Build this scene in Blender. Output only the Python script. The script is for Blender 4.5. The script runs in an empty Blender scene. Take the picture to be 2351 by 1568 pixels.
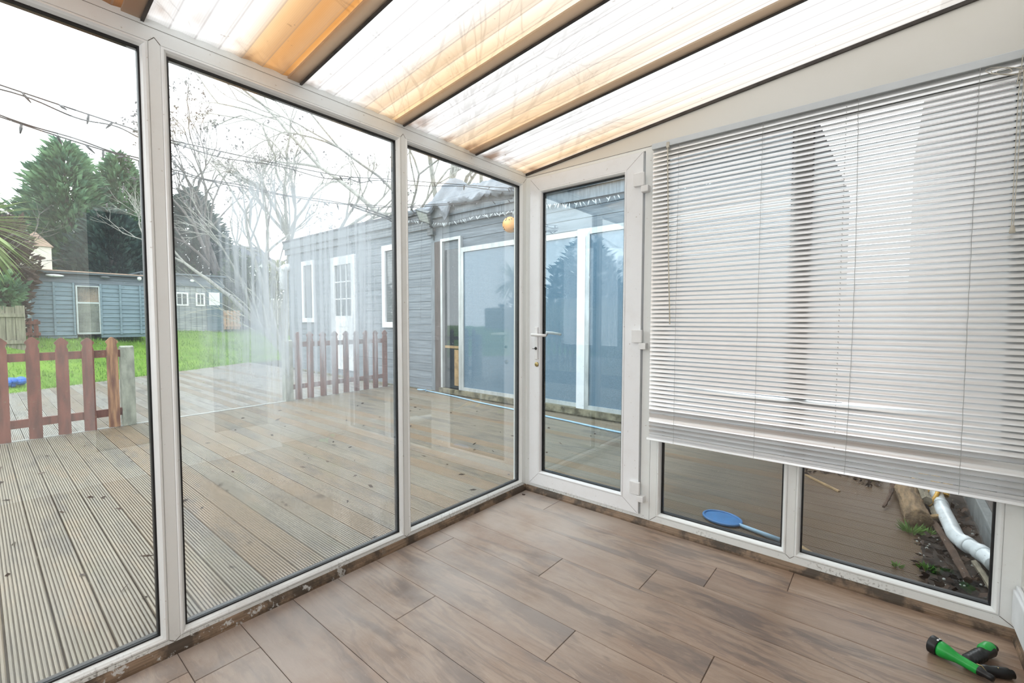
import bpy, math, random
from mathutils import Vector, Matrix, noise as mnoise
random.seed(7)
S = bpy.context.scene
COL = S.collection
R = math.radians

# ------------------------------------------------------------------ mesh builder
class MB:
    def __init__(self):
        self.v = []; self.f = []
    def add(self, vs, fs):
        b = len(self.v); self.v += [tuple(p) for p in vs]; self.f += [tuple(b + i for i in f) for f in fs]
    def box(self, x0, y0, z0, x1, y1, z1):
        x0, x1 = min(x0, x1), max(x0, x1); y0, y1 = min(y0, y1), max(y0, y1); z0, z1 = min(z0, z1), max(z0, z1)
        self.add([(x0,y0,z0),(x1,y0,z0),(x1,y1,z0),(x0,y1,z0),(x0,y0,z1),(x1,y0,z1),(x1,y1,z1),(x0,y1,z1)],
                 [(0,3,2,1),(4,5,6,7),(0,1,5,4),(1,2,6,5),(2,3,7,6),(3,0,4,7)])
    def obox(self, c, ax, ay, az):            # centre and three half-axis vectors
        c, ax, ay, az = Vector(c), Vector(ax), Vector(ay), Vector(az)
        P = [c + sx*ax + sy*ay + sz*az for sz in (-1,1) for sx, sy in ((-1,-1),(1,-1),(1,1),(-1,1))]
        fs = [(0,3,2,1),(4,5,6,7),(0,1,5,4),(1,2,6,5),(2,3,7,6),(3,0,4,7)]
        if ax.cross(ay).dot(az) < 0: fs = [f[::-1] for f in fs]
        self.add(P, fs)
    def prism(self, pts, d):                   # closed outline swept by vector d
        n = len(pts); d = Vector(d); P = [Vector(p) for p in pts]
        nrm = Vector((0,0,0))
        for i in range(n): nrm += P[i].cross(P[(i+1) % n])
        if nrm.dot(d) > 0: P = P[::-1]
        self.add(P + [p + d for p in P], [tuple(range(n)), tuple(range(2*n-1, n-1, -1))] +
                 [(i, n+i, n+(i+1) % n, (i+1) % n) for i in range(n)])
    def tube(self, pts, rad, n=8, cap=True):
        P = [Vector(p) for p in pts]; m = len(P)
        if not hasattr(rad, '__len__'): rad = [rad]*m
        t0 = (P[1]-P[0]).normalized()
        u = t0.orthogonal().normalized()
        vs = []
        for i in range(m):
            t = (P[min(i+1, m-1)] - P[max(i-1, 0)])
            t = t.normalized() if t.length > 1e-9 else t0
            u = (u - t*u.dot(t)); u = u.normalized() if u.length > 1e-6 else t.orthogonal().normalized()
            w = t.cross(u)
            for k in range(n):
                a = 2*math.pi*k/n
                vs.append(P[i] + (u*math.cos(a) + w*math.sin(a))*rad[i])
        fs = [(i*n+k, i*n+(k+1) % n, (i+1)*n+(k+1) % n, (i+1)*n+k) for i in range(m-1) for k in range(n)]
        if cap: fs += [tuple(range(n-1, -1, -1)), tuple(range((m-1)*n, m*n))]
        self.add(vs, fs)
    def lathe(self, o, d, prof, n=20):          # prof: (along, radius)
        o, d = Vector(o), Vector(d).normalized()
        self.tube([o + d*a for a, r in prof], [max(r, 1e-4) for a, r in prof], n)
    def ell(self, c, r, nu=10, nv=7):
        c = Vector(c); r = Vector(r) if hasattr(r, '__len__') else Vector((r, r, r))
        vs = [c + Vector((0,0,-r.z))]
        for j in range(1, nv):
            b = -math.pi/2 + math.pi*j/nv
            for i in range(nu):
                a = 2*math.pi*i/nu
                vs.append(c + Vector((r.x*math.cos(b)*math.cos(a), r.y*math.cos(b)*math.sin(a), r.z*math.sin(b))))
        vs.append(c + Vector((0,0,r.z)))
        fs = [(0, 1+(i+1) % nu, 1+i) for i in range(nu)]
        for j in range(nv-2):
            for i in range(nu):
                a = 1+j*nu; fs.append((a+i, a+(i+1) % nu, a+nu+(i+1) % nu, a+nu+i))
        L = len(vs)-1; a = 1+(nv-2)*nu
        fs += [(L, a+i, a+(i+1) % nu) for i in range(nu)]
        self.add(vs, fs)
    def ring(self, mp, r, prof, closed=True):   # mitred profile round a rectangle r=(u0,u1,v0,v1); prof: (inset, depth)
        u0, u1, v0, v1 = r; vs = []
        for a, d in prof:
            vs += [mp(u0+a, v0+a, d), mp(u1-a, v0+a, d), mp(u1-a, v1-a, d), mp(u0+a, v1-a, d)]
        n = len(prof); fs = []
        for i in range(n if closed else n-1):
            j = (i+1) % n
            for k in range(4):
                l = (k+1) % 4
                fs.append((i*4+k, i*4+l, j*4+l, j*4+k))
        self.add(vs, fs)
    def build(self, name, mat, parent=None, smooth=False, bevel=0, fix=False, **tags):
        me = bpy.data.meshes.new(name)
        me.from_pydata(self.v, [], self.f); me.materials.append(mat)
        if fix:
            import bmesh
            bm = bmesh.new(); bm.from_mesh(me); bmesh.ops.recalc_face_normals(bm, faces=bm.faces); bm.to_mesh(me); bm.free()
        if smooth:
            for p in me.polygons: p.use_smooth = True
        o = bpy.data.objects.new(name, me); COL.objects.link(o)
        if parent: o.parent = parent; o.matrix_parent_inverse = parent.matrix_world.inverted()
        if bevel:
            b = o.modifiers.new('b', 'BEVEL'); b.width = bevel; b.segments = 2; b.limit_method = 'ANGLE'; b.angle_limit = R(40)
        for k, val in tags.items(): o[k] = val
        return o

def empty(name, loc=(0,0,0), **tags):
    o = bpy.data.objects.new(name, None); COL.objects.link(o); o.location = loc; o.empty_display_size = .1
    o.matrix_world = Matrix.Translation(loc)
    for k, v in tags.items(): o[k] = v
    return o
def thing(name, label, cat, loc=(0,0,0), group=None):
    t = empty(name, loc, label=label, category=cat)
    if group: t['group'] = group
    return t
def tag(o, label, cat, group=None, kind=None):
    o['label'] = label; o['category'] = cat
    if group: o['group'] = group
    if kind: o['kind'] = kind
    return o
def struct(o, label, cat):
    o['kind'] = 'structure'; o['label'] = label; o['category'] = cat
    return o

# ------------------------------------------------------------------ node helpers
class NT:
    def __init__(self, name):
        self.m = bpy.data.materials.new(name); self.m.use_nodes = True
        self.t = self.m.node_tree; self.t.nodes.clear()
        self.out = self.t.nodes.new('ShaderNodeOutputMaterial')
        self.co = None
    def n(self, typ, ins=None, **attrs):
        nd = self.t.nodes.new('ShaderNode' + typ)
        for k, v in attrs.items(): setattr(nd, k, v)
        for k, v in (ins or {}).items():
            s = nd.inputs[k]
            if isinstance(v, bpy.types.NodeSocket): self.t.links.new(v, s)
            else: s.default_value = v
        return nd
    def obj(self):
        if not self.co: self.co = self.n('TexCoord').outputs['Object']
        return self.co
    def xyz(self):
        s = self.n('SeparateXYZ', {0: self.obj()}); return s.outputs[0], s.outputs[1], s.outputs[2]
    def mth(self, op, a, b=0.0, c=0.0, clamp=False):
        nd = self.n('Math', {0: a, 1: b, 2: c}, operation=op); nd.use_clamp = clamp
        return nd.outputs[0]
    def ramp01(self, v, a, b, lo=0.0, hi=1.0):   # smooth step
        nd = self.n('MapRange', {'Value': v, 'From Min': a, 'From Max': b, 'To Min': lo, 'To Max': hi}, interpolation_type='SMOOTHSTEP')
        return nd.outputs[0]
    def noise(self, scale=5, stretch=(1,1,1), detail=4, rough=.55, vec=None, out=0):
        mp = self.n('Mapping', {'Vector': vec or self.obj(), 'Scale': stretch})
        return self.n('TexNoise', {'Vector': mp.outputs[0], 'Scale': scale, 'Detail': detail, 'Roughness': rough}).outputs[out]
    def white(self, vec=None, w=None):
        if w is not None: return self.n('TexWhiteNoise', {'W': w}, noise_dimensions='1D').outputs[0]
        return self.n('TexWhiteNoise', {'Vector': vec}, noise_dimensions='3D').outputs[0]
    def comb(self, x, y, z=0.0): return self.n('CombineXYZ', {0: x, 1: y, 2: z}).outputs[0]
    def mix(self, f, a, b, blend='MIX'):
        nd = self.n('Mix', data_type='RGBA', blend_type=blend)
        for i, v in ((0, f), (6, a), (7, b)):
            s = nd.inputs[i]
            if isinstance(v, bpy.types.NodeSocket): self.t.links.new(v, s)
            else: s.default_value = (v if i == 0 else (*v, 1.0))
        return nd.outputs[2]
    def bump(self, h, dist=.01, strength=.6):
        return self.n('Bump', {'Height': h, 'Distance': dist, 'Strength': strength}).outputs[0]
    def principled(self, col, rough=.5, metal=0.0, normal=None, spec=.5, **kw):
        ins = {'Base Color': col if isinstance(col, bpy.types.NodeSocket) else (*col, 1), 'Roughness': rough, 'Metallic': metal, 'Specular IOR Level': spec}
        ins.update(kw)
        if normal: ins['Normal'] = normal
        return self.n('BsdfPrincipled', ins).outputs[0]
    def mixs(self, f, a, b):
        return self.n('MixShader', {0: f, 1: a, 2: b}).outputs[0]
    def end(self, sh):
        self.t.links.new(sh, self.out.inputs[0]); return self.m

def mat(name, col, rough=.5, metal=0., var=.0, scale=6, stretch=(1,1,1), bump=0., spec=.5, dark=None, **kw):
    t = NT(name); c = col; nrm = None
    if var or dark:
        nz = t.noise(scale, stretch)
        d = dark or tuple(max(0, x*(1-var)) for x in col)
        l = tuple(min(1, x*(1+var)) for x in col)
        c = t.mix(t.ramp01(nz, .3, .7), d, l)
    if bump: nrm = t.bump(t.noise(scale*2, stretch), .01, bump)
    return t.end(t.principled(c, rough, metal, nrm, spec, **kw))

# ---- materials -----------------------------------------------------
def m_upvc(name, col=(.865,.89,.88), rough=.32, mould=1.0):
    t = NT(name); x, y, z = t.xyz()
    nz = t.noise(9, detail=6, rough=.7)
    dirt = t.ramp01(nz, .45, .8)
    c = t.mix(t.mth('MULTIPLY', dirt, .16), col, (.62,.57,.5))
    sp = t.noise(85, detail=3, rough=.6); pt = t.noise(5, detail=3)
    low = t.ramp01(z, .085, .03)
    mo = t.mth('MULTIPLY', t.mth('MULTIPLY', t.ramp01(sp, .53, .63), t.ramp01(pt, .42, .62)), t.mth('MULTIPLY', low, .75*mould))
    c = t.mix(mo, c, (.10,.085,.065))
    sp2 = t.noise(60, detail=2); mo2 = t.mth('MULTIPLY', t.ramp01(sp2, .70, .76), .5)
    c = t.mix(mo2, c, (.35,.28,.2))
    return t.end(t.principled(c, rough))
UPVC = m_upvc('white_upvc')
BEAD = m_upvc('white_bead', (.885,.905,.90), .25, .9)
DOORW = m_upvc('door_white_upvc', (.90,.91,.93), .3, .5)
BLACK = mat('black_rubber', (.008,.009,.011), .45, var=.3, scale=30)
SPACER = mat('black_spacer', (.02,.022,.025), .3)
LINE = mat('joint_shade', (.16,.14,.12), .8, var=.4, scale=40)  # dark tone paints in the shade of joints and seams
WHITEP = mat('white_hardware', (.84,.84,.84), .28, var=.03, scale=20)
BRASS = mat('brass', (.42,.33,.15), .35, .9, var=.25, scale=120)
STEELD = mat('dark_steel', (.08,.08,.08), .35, .8, var=.2, scale=90)

def m_glass(name, tint=(.965,.985,.98), boost=2.2, fog=None):
    t = NT(name)
    fc = t.n('LayerWeight', {'Blend': .5}).outputs['Facing']
    f = t.mth('MULTIPLY', t.mth('MULTIPLY_ADD', t.mth('POWER', fc, 5.0), .96, .042), boost, clamp=True)
    tr = t.n('BsdfTransparent', {'Color': (*tint, 1)}).outputs[0]
    if fog: tr = fog(t, tr)
    gl = t.n('BsdfGlossy', {'Color': (1,1,1,1), 'Roughness': 0.0}).outputs[0]
    return t.end(t.mixs(f, tr, gl))
def fog_mid(t, tr):                             # condensation inside the failed double glazing
    x, y, z = t.xyz()
    wob = t.noise(2.2, detail=5, rough=.6)
    w2 = t.mth('MULTIPLY_ADD', wob, .36, -.18)
    yy = t.mth('ADD', y, w2); zz = t.mth('ADD', z, w2)
    band = t.mth('MULTIPLY', t.mth('MULTIPLY', t.ramp01(yy, -1.86, -1.62), t.ramp01(yy, -1.04, -1.22)),
                 t.mth('MULTIPLY', t.ramp01(zz, 1.76, 1.62), t.ramp01(zz, .72, 1.1)))
    streak = t.noise(1.0, (1, 48, 1.6), detail=3, rough=.5)
    st = t.ramp01(streak, .40, .56)
    a = t.mth('MULTIPLY', band, t.mth('MULTIPLY_ADD', st, .30, .14))
    thin = t.mth('MULTIPLY_ADD', t.ramp01(t.noise(3, (1, 2, 1)), .4, .7), .06, .05)
    am = t.mth('ADD', a, thin, clamp=True)
    df = t.n('BsdfDiffuse', {'Color': (.78,.83,.88,1)}).outputs[0]
    tl = t.n('BsdfTranslucent', {'Color': (.72,.78,.84,1)}).outputs[0]
    sh = t.mixs(am, tr, t.mixs(.8, df, tl))
    w3 = t.mth('MULTIPLY_ADD', t.noise(4, (1, 1, .6), detail=4), .22, -.11)
    y3 = t.mth('ADD', y, w3); z3 = t.mth('ADD', z, w3)
    slope = t.mth('MULTIPLY_ADD', y3, -.55, -.42)                       # upper edge of the smear falls to the right
    low = t.mth('MULTIPLY', t.mth('MULTIPLY', t.ramp01(y3, -1.86, -1.80), t.ramp01(y3, -1.02, -1.12)),
                t.mth('MULTIPLY', t.ramp01(t.mth('SUBTRACT', z3, slope), .05, -.04), t.ramp01(z3, .07, .14)))
    fing = t.ramp01(t.noise(1.0, (1, 11, .5), detail=2), .40, .50)
    lm = t.mth('MULTIPLY', low, t.mth('MULTIPLY_ADD', fing, .70, .22))
    blur = t.n('BsdfRefraction', {'Color': (.93,.95,.94,1), 'Roughness': .32, 'IOR': 1.02}).outputs[0]
    smear = t.mixs(.07, blur, tl)
    return t.mixs(lm, sh, smear)
def fog_film(t, tr):                            # thin dirty film, puts some of the pale reflection veil into the glass
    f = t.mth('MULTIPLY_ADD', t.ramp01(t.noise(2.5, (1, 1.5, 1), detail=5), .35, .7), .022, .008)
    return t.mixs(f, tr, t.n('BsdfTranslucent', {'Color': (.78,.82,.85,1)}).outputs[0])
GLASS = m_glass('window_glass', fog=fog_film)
FOGGED = m_glass('fogged_glass', fog=fog_mid)
BLUEGLASS = m_glass('door_glass', (.90,.965,.985), 1.6)
LOWGLASS = m_glass('right_window_glass', boost=1.1)
DROP = (lambda t: t.end(t.mixs(.35, t.n('BsdfTransparent').outputs[0], t.n('BsdfGlass', {'IOR': 1.33, 'Roughness': .05}).outputs[0])))(NT('water'))

def m_floor():
    t = NT('laminate_oak')
    uv = t.n('UVMap').outputs[0]; s = t.n('SeparateXYZ', {0: uv}); u, v = s.outputs[0], s.outputs[1]
    rnd = t.n('Attribute', attribute_name='plank').outputs['Fac']
    off = t.mth('MULTIPLY', rnd, 37.0)
    vec = t.comb(t.mth('ADD', u, off), v, off)
    # oak figure: soft cathedral rings, smoky clouds, knots, fine pores
    u2 = t.mth('ADD', u, off)
    wp = t.noise(2.0, (1.0, 4.0, 1), detail=4, rough=.6, vec=vec)
    vec2 = t.comb(u2, t.mth('MULTIPLY_ADD', wp, .16, v), off)
    g1 = t.noise(2.6, (.7, 9, 1), detail=8, rough=.7, vec=vec2)
    g2 = t.noise(7, (1.5, 26, 1), detail=5, rough=.65, vec=vec2)
    fig = t.noise(1.5, (.75, 4.2, 1), detail=2, rough=.4, vec=vec)
    ring = t.mth('SINE', t.mth('MULTIPLY_ADD', fig, 85.0, t.mth('MULTIPLY', g2, 5.0)))
    cl = t.noise(1.9, (.9, 6.0, 1), detail=5, rough=.62, vec=vec2)
    kn = t.noise(4.2, (1.0, 3.4, 1), detail=3, vec=vec)
    c = t.mix(t.ramp01(g1, .30, .70), (.255,.165,.112), (.385,.275,.200))
    c = t.mix(t.mth('MULTIPLY', t.ramp01(g2, .42, .70), .40), c, (.43,.325,.25))
    tone = t.noise(1.3, (1, 3, 1), detail=3, vec=vec2)
    c = t.mix(t.mth('MULTIPLY', t.ramp01(tone, .45, .65), .5), c, (.30,.185,.125))
    c = t.mix(t.mth('MULTIPLY', t.ramp01(ring, .1, .95), t.mth('MULTIPLY', t.ramp01(fig, .44, .64), .5)), c, (.16,.11,.088))
    c = t.mix(t.mth('MULTIPLY', t.ramp01(cl, .48, .64), .78), c, (.125,.090,.076))
    c = t.mix(t.mth('MULTIPLY', t.ramp01(kn, .66, .76), .7), c, (.085,.062,.055))
    pore = t.noise(55, (1, 26, 1), detail=2, vec=vec)
    c = t.mix(t.mth('MULTIPLY', t.ramp01(pore, .56, .70), .28), c, (.13,.085,.06))
    # window sheen put into the colour towards the left glazing, with dust; grit throughout
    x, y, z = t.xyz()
    sheen_dust = t.mth('MULTIPLY', t.ramp01(x, 1.6, .2), t.ramp01(t.noise(2.5, detail=6), .22, .66))
    c = t.mix(t.mth('MULTIPLY', sheen_dust, .58), c, (.56,.51,.475))
    gr = t.ramp01(t.noise(150, detail=1), .75, .79)
    c = t.mix(t.mth('MULTIPLY', gr, .5), c, (.6,.57,.52))
    c = t.mix(t.mth('MULTIPLY', t.mth('SUBTRACT', rnd, .5), .35, clamp=True), c, (.2,.13,.09))
    nr = t.bump(g1, .004, .25)
    return t.end(t.principled(c, t.mth('MULTIPLY_ADD', g2, .25, .27), 0., nr, .45))
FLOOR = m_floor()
GROOVE = mat('plank_groove', (.05,.032,.022), .8, var=.3, scale=30)

def m_strip():
    t = NT('scotia_wood'); x, y, z = t.xyz()
    g = t.noise(3, (2,2,60), detail=5)
    c = t.mix(t.ramp01(g, .3, .7), (.16,.105,.065), (.30,.205,.135))
    n1 = t.noise(7, detail=5, rough=.65)
    c = t.mix(t.mth('MULTIPLY', t.ramp01(n1, .43, .58), .85), c, (.045,.035,.026))
    n2 = t.noise(24, detail=5, rough=.7)
    ch = t.mth('MULTIPLY', t.ramp01(n2, .56, .62), t.mth('MULTIPLY', t.ramp01(y, -1.05, -1.5), t.ramp01(x, .2, .1)))
    c = t.mix(t.mth('MULTIPLY', ch, .85), c, (.60,.60,.58))
    return t.end(t.principled(c, .6, 0., t.bump(n2, .01, .5)))
STRIP = m_strip()
PAINT = (lambda t: t.end(t.principled(t.mix(t.mth('MULTIPLY', t.ramp01(t.noise(3, detail=5), .4, .7), .25), (.79,.77,.72), (.70,.68,.60)), .42)))(NT('gable_panel_white'))
WALLP = mat('house_wall_render', (.72,.71,.68), .7, var=.05, scale=3)

def m_poly():
    t = NT('opal_polycarbonate'); x, y, z = t.xyz()
    P0 = -.473; B = .5016
    q = t.mth('FRACT', t.mth('DIVIDE', t.mth('SUBTRACT', y, P0), B))           # 0..1 across a bay, 1 at the +y end
    bay = t.mth('FLOOR', t.mth('DIVIDE', t.mth('SUBTRACT', y, P0), B))
    q7 = t.mth('MULTIPLY', q, 7.0); k = t.mth('FLOOR', q7); fr = t.mth('FRACT', q7)
    rb = t.white(vec=t.comb(bay, k, 3.0)); rbay = t.white(w=bay)
    lon = t.noise(1.2, (1.0, 9, 1), detail=3)
    old = t.ramp01(y, -.9, -2.0)                                              # older sheets to the left are yellower
    am = t.mth('MULTIPLY_ADD', old, .55, .62)
    up = t.mth('SUBTRACT', 1.0, t.mth('MULTIPLY', t.ramp01(x, .35, 1.5), t.mth('MULTIPLY_ADD', old, -.8, .85)))
    qq = t.mth('ADD', q, t.mth('MULTIPLY_ADD', rb, .22, -.11))
    st = t.mth('MULTIPLY', t.mth('MULTIPLY', t.ramp01(qq, .40, .88), am), t.mth('MULTIPLY', up, t.mth('MULTIPLY_ADD', lon, .5, .72)), clamp=True)
    st = t.mth('MULTIPLY', st, t.ramp01(q, .945, .895))
    c = t.mix(st, (.97,.965,.96), (.88,.56,.20))
    c = t.mix(t.mth('MULTIPLY', t.ramp01(st, .65, 1.0), .5), c, (.62,.33,.12))
    c = t.mix(t.mth('MULTIPLY', rb, .30), c, (.62,.59,.57))
    c = t.mix(t.mth('MULTIPLY', t.ramp01(fr, .15, .95), .22), c, (.55,.52,.50))
    c = t.mix(t.mth('MULTIPLY', t.ramp01(y, -1.97, -2.0), .7), c, (.40,.24,.13))
    c = t.mix(1.0, c, (.86,.858,.855), 'MULTIPLY')
    # grime collected at the foot of the sheets
    ft = t.mth('MULTIPLY', t.ramp01(x, .20, .02), t.ramp01(t.noise(4, (1, 2.4, 1), detail=3), .46, .70))
    c = t.mix(t.mth('MULTIPLY', ft, .75), c, (.33,.22,.15))
    edge = t.mth('ADD', t.ramp01(fr, .94, .985), t.ramp01(fr, .05, .012))
    c = t.mix(t.mth('MULTIPLY', edge, .50), c, (.34,.31,.30))
    fl = t.mth('ADD', t.mth('MULTIPLY', t.mth('SINE', t.mth('MULTIPLY', y, 1150.0)), .02), .98)
    c = t.mix(1.0, c, t.comb(fl, fl, fl), 'MULTIPLY')
    gr = t.ramp01(t.noise(45, detail=1), .76, .80)
    c = t.mix(t.mth('MULTIPLY', gr, .5), c, (.3,.24,.18))
    tl = t.n('BsdfTranslucent', {'Color': c}).outputs[0]
    tr = t.n('BsdfTransparent', {'Color': c}).outputs[0]
    df = t.n('BsdfDiffuse', {'Color': c}).outputs[0]
    sh = t.mixs(.42, tl, tr); sh = t.mixs(.22, sh, df)
    gl = t.n('BsdfGlossy', {'Roughness': .25}).outputs[0]
    return t.end(t.mixs(.03, sh, gl))
POLY = m_poly()
BAR = (lambda t: t.end(t.mixs(.35, t.mixs(.55, t.n('BsdfDiffuse', {'Color': (.78,.69,.58,1)}).outputs[0], t.n('BsdfTranslucent', {'Color': (.74,.64,.53,1)}).outputs[0]), t.n('BsdfTransparent', {'Color': (.70,.60,.50,1)}).outputs[0])))(NT('glazing_bar_beige'))
BARG = mat('glazing_bar_seal', (.055,.045,.04), .6, var=.3, scale=20)

def m_slat():
    t = NT('blind_aluminium')
    nz = t.noise(4, (1, 1, 12), detail=4)
    c = t.mix(t.ramp01(nz, .3, .7), (.86,.87,.88), (.91,.915,.92))
    sp = t.ramp01(t.noise(70, detail=1), .79, .82)
    c = t.mix(t.mth('MULTIPLY', sp, .6), c, (.2,.19,.18))
    return t.end(t.principled(c, .30, .60, None, .5))
SLAT = m_slat()
HEADR = mat('headrail_enamel', (.62,.65,.67), .3, .2, var=.04, scale=8)
CORD = mat('cord', (.62,.58,.50), .7, var=.15, scale=90)
CORDD = mat('ladder_cord', (.40,.40,.40), .7, var=.2, scale=90)
WAND = (lambda t: t.end(t.mixs(.5, t.n('BsdfTransparent', {'Color': (.9,.88,.82,1)}).outputs[0], t.principled((.78,.74,.66), .15))))(NT('clear_wand'))

def m_deck(name, grey, brown):
    t = NT(name); x, y, z = t.xyz()
    W = .1315
    k = t.mth('FLOOR', t.mth('DIVIDE', t.mth('ADD', y, 1.796), W)); rb = t.white(w=k)
    off = t.mth('MULTIPLY', rb, 20.0)
    vec = t.comb(t.mth('ADD', x, off), t.mth('MULTIPLY', y, 9.0), off)
    g = t.noise(2.2, (1, 6, 1), detail=7, rough=.65, vec=vec)
    gg = t.noise(1.1, (1, 1.6, 1), detail=5, rough=.6)
    c = t.mix(t.ramp01(g, .3, .7), grey, tuple(min(1, a*1.5) for a in grey))
    c = t.mix(t.mth('MULTIPLY', t.ramp01(t.mth('ADD', rb, t.mth('MULTIPLY_ADD', gg, .6, -.3)), .38, .85), .75), c, brown)
    bl = t.noise(1.6, (.8, 2.6, 1), detail=6, rough=.7, vec=t.comb(t.mth('ADD', x, off), y, off))
    c = t.mix(t.mth('MULTIPLY', t.ramp01(bl, .50, .66), .55), c, (.10,.092,.085))
    c = t.mix(t.mth('MULTIPLY', t.ramp01(bl, .46, .34), .45), c, (.30,.22,.145))
    c = t.mix(t.mth('MULTIPLY', t.ramp01(gg, .56, .75), .35), c, (.16,.165,.16))
    alg = t.noise(1.7, (1, 3, 1), detail=4)
    c = t.mix(t.mth('MULTIPLY', t.ramp01(alg, .55, .75), .35), c, (.17,.16,.085))
    # sheltered alley behind the door stays damp and brown
    al = t.mth('MULTIPLY', t.ramp01(x, .9, 1.7), t.ramp01(y, .0, .25))
    c = t.mix(t.mth('MULTIPLY', t.mth('MULTIPLY', t.ramp01(x, .3, .9), t.ramp01(y, .0, .2)), .45), c, (.085,.075,.058))
    c = t.mix(t.mth('MULTIPLY', al, .80), c, (.115,.058,.019))
    sp = t.ramp01(t.noise(42, detail=2), .735, .77)
    c = t.mix(t.mth('MULTIPLY', sp, .55), c, (.05,.045,.04))
    lt = t.ramp01(t.noise(33, (1,3,1), detail=2), .74, .78)
    c = t.mix(t.mth('MULTIPLY', lt, .5), c, (.5,.44,.36))
    return t.end(t.principled(c, t.mth('MULTIPLY_ADD', gg, .3, .28), 0., t.bump(g, .006, .4), .5))
DECK = m_deck('weathered_decking', (.175,.152,.116), (.235,.158,.090))
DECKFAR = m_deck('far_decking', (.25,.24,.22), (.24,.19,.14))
JOIST = mat('joist_dark', (.03,.028,.022), .9, var=.3)

def m_clad(name, a, b, pitch=.13, board=True, rough=.75):
    t = NT(name); x, y, z = t.xyz()
    k = t.mth('FLOOR', t.mth('DIVIDE', z, pitch)); rb = t.white(w=k)
    off = t.mth('MULTIPLY', rb, 11.0)
    g = t.noise(1.6, (1.2, 1.2, 16), detail=7, rough=.68, vec=t.comb(t.mth('ADD', x, off), y, z))
    c = t.mix(t.ramp01(g, .3, .72), a, b)
    c = t.mix(t.mth('MULTIPLY', rb, .35), c, tuple(q*.72 for q in a))
    wl = t.ramp01(t.noise(9, (1,1,8), detail=3), .68, .75)
    c = t.mix(t.mth('MULTIPLY', wl, .4), c, tuple(min(1, q*1.9) for q in b))
    return t.end(t.principled(c, rough, 0., t.bump(g, .008, .5), .35))
CLAD = m_clad('grey_shiplap', (.165,.195,.225), (.275,.315,.355))
SHEDM = m_clad('blue_grey_shed_boards', (.145,.21,.25), (.25,.335,.385), .17)
SHEDF = m_clad('shed_fascia', (.12,.15,.18), (.20,.235,.265), .17)
SHED2 = m_clad('worn_shed_boards', (.17,.21,.235), (.48,.50,.50), .5)
SHED2D = m_clad('shed_door_blue', (.09,.14,.17), (.15,.21,.25), .5)
ROOFFELT = mat('roof_felt', (.06,.07,.085), .9, var=.35, scale=10)
WHITEW = mat('white_paint', (.80,.82,.84), .5, var=.05, scale=8)
ALU = mat('aged_aluminium', (.52,.55,.56), .45, .35, var=.14, scale=12, stretch=(1,1,.3))
BROWNPOST = mat('brown_stained_post', (.075,.058,.055), .7, var=.35, scale=14, stretch=(4,4,.5))
GREYTRIM = mat('grey_corner_board', (.20,.225,.25), .7, var=.2, scale=9, stretch=(4,4,.5))
MOSS = mat('mossy_timber_sill', (.20,.18,.12), .85, var=.3, scale=9, dark=(.045,.042,.022), bump=.6)
def m_pane(name, deep, bl):
    t = NT(name); x, y, z = t.xyz()
    fl = t.noise(120, detail=2, rough=.5)
    c = t.mix(t.ramp01(fl, .35, .7), deep, bl)
    return t.end(t.principled(c, .035, 0., t.bump(t.noise(1.6, (1,1,2)), .004, .10), .9))
PANEB = m_pane('blue_film_glass', (.115,.185,.25), (.16,.245,.32))
PANED = m_pane('dark_glass', (.020,.032,.042), (.03,.045,.055))
PANEG = m_pane('dusty_glass', (.075,.095,.10), (.11,.13,.135))
FENCER = mat('red_brown_stain', (.150,.050,.034), .6, var=.35, scale=7, stretch=(3,3,.6), bump=.3)
FENCEW = mat('worn_picket', (.30,.165,.085), .7, var=.4, scale=7, stretch=(5,5,.5), dark=(.14,.055,.035), bump=.3)
POSTG = mat('green_grey_post', (.27,.285,.235), .85, var=.3, scale=7, stretch=(2,2,.8), bump=.4)
def m_lawn():
    t = NT('lawn_grass'); n1 = t.noise(1.2, detail=5); n2 = t.noise(26, detail=4, rough=.7)
    c = t.mix(t.ramp01(n1, .3, .7), (.085,.185,.018), (.165,.30,.035))
    c = t.mix(t.mth('MULTIPLY', t.ramp01(n2, .4, .7), .5), c, (.23,.35,.06))
    return t.end(t.principled(c, .8, 0., t.bump(n2, .04, .8), .2))
LAWN = m_lawn()
BLADE = mat('grass_blades', (.155,.30,.035), .7, var=.4, scale=3)
BARK = mat('pale_bark', (.27,.27,.245), .85, var=.3, scale=6, stretch=(3,3,.7))
BARKD = mat('dark_bark', (.10,.09,.085), .85, var=.3, scale=8)
WHIP = mat('pale_whips', (.42,.42,.36), .8, var=.25, scale=5)
DEADLEAF = mat('dead_leaves', (.10,.095,.10), .8, var=.4, scale=4)
def m_leaf(name, a, b):
    t = NT(name); n1 = t.noise(2.0, detail=5, rough=.65)
    c = t.mix(t.ramp01(n1, .35, .68), a, b)
    p = t.principled(c, .65, 0., None, .3); tl = t.n('BsdfTranslucent', {'Color': c}).outputs[0]
    return t.end(t.mixs(.22, p, tl))
CON1 = m_leaf('cypress_green', (.055,.135,.085), (.19,.33,.17))
CON2 = m_leaf('cypress_dark', (.016,.042,.042), (.060,.110,.085))
HEDGE = m_leaf('ivy_green', (.035,.060,.035), (.12,.155,.085))
REDBUSH = m_leaf('russet_leaves', (.050,.032,.028), (.135,.095,.075))
YELB = m_leaf('yellow_green', (.14,.16,.05), (.30,.31,.11))
STRAP = m_leaf('strap_leaf', (.10,.20,.05), (.42,.50,.24))
TUFT = m_leaf('weed_green', (.07,.16,.03), (.16,.30,.06))
TARP = mat('grey_tarpaulin', (.165,.19,.225), .5, var=.2, scale=5)
CABLE = mat('black_cable', (.03,.03,.032), .5, var=.2, scale=20)
BULB = mat('clear_bulb', (.70,.76,.80), .15, var=.1, scale=40)
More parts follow.
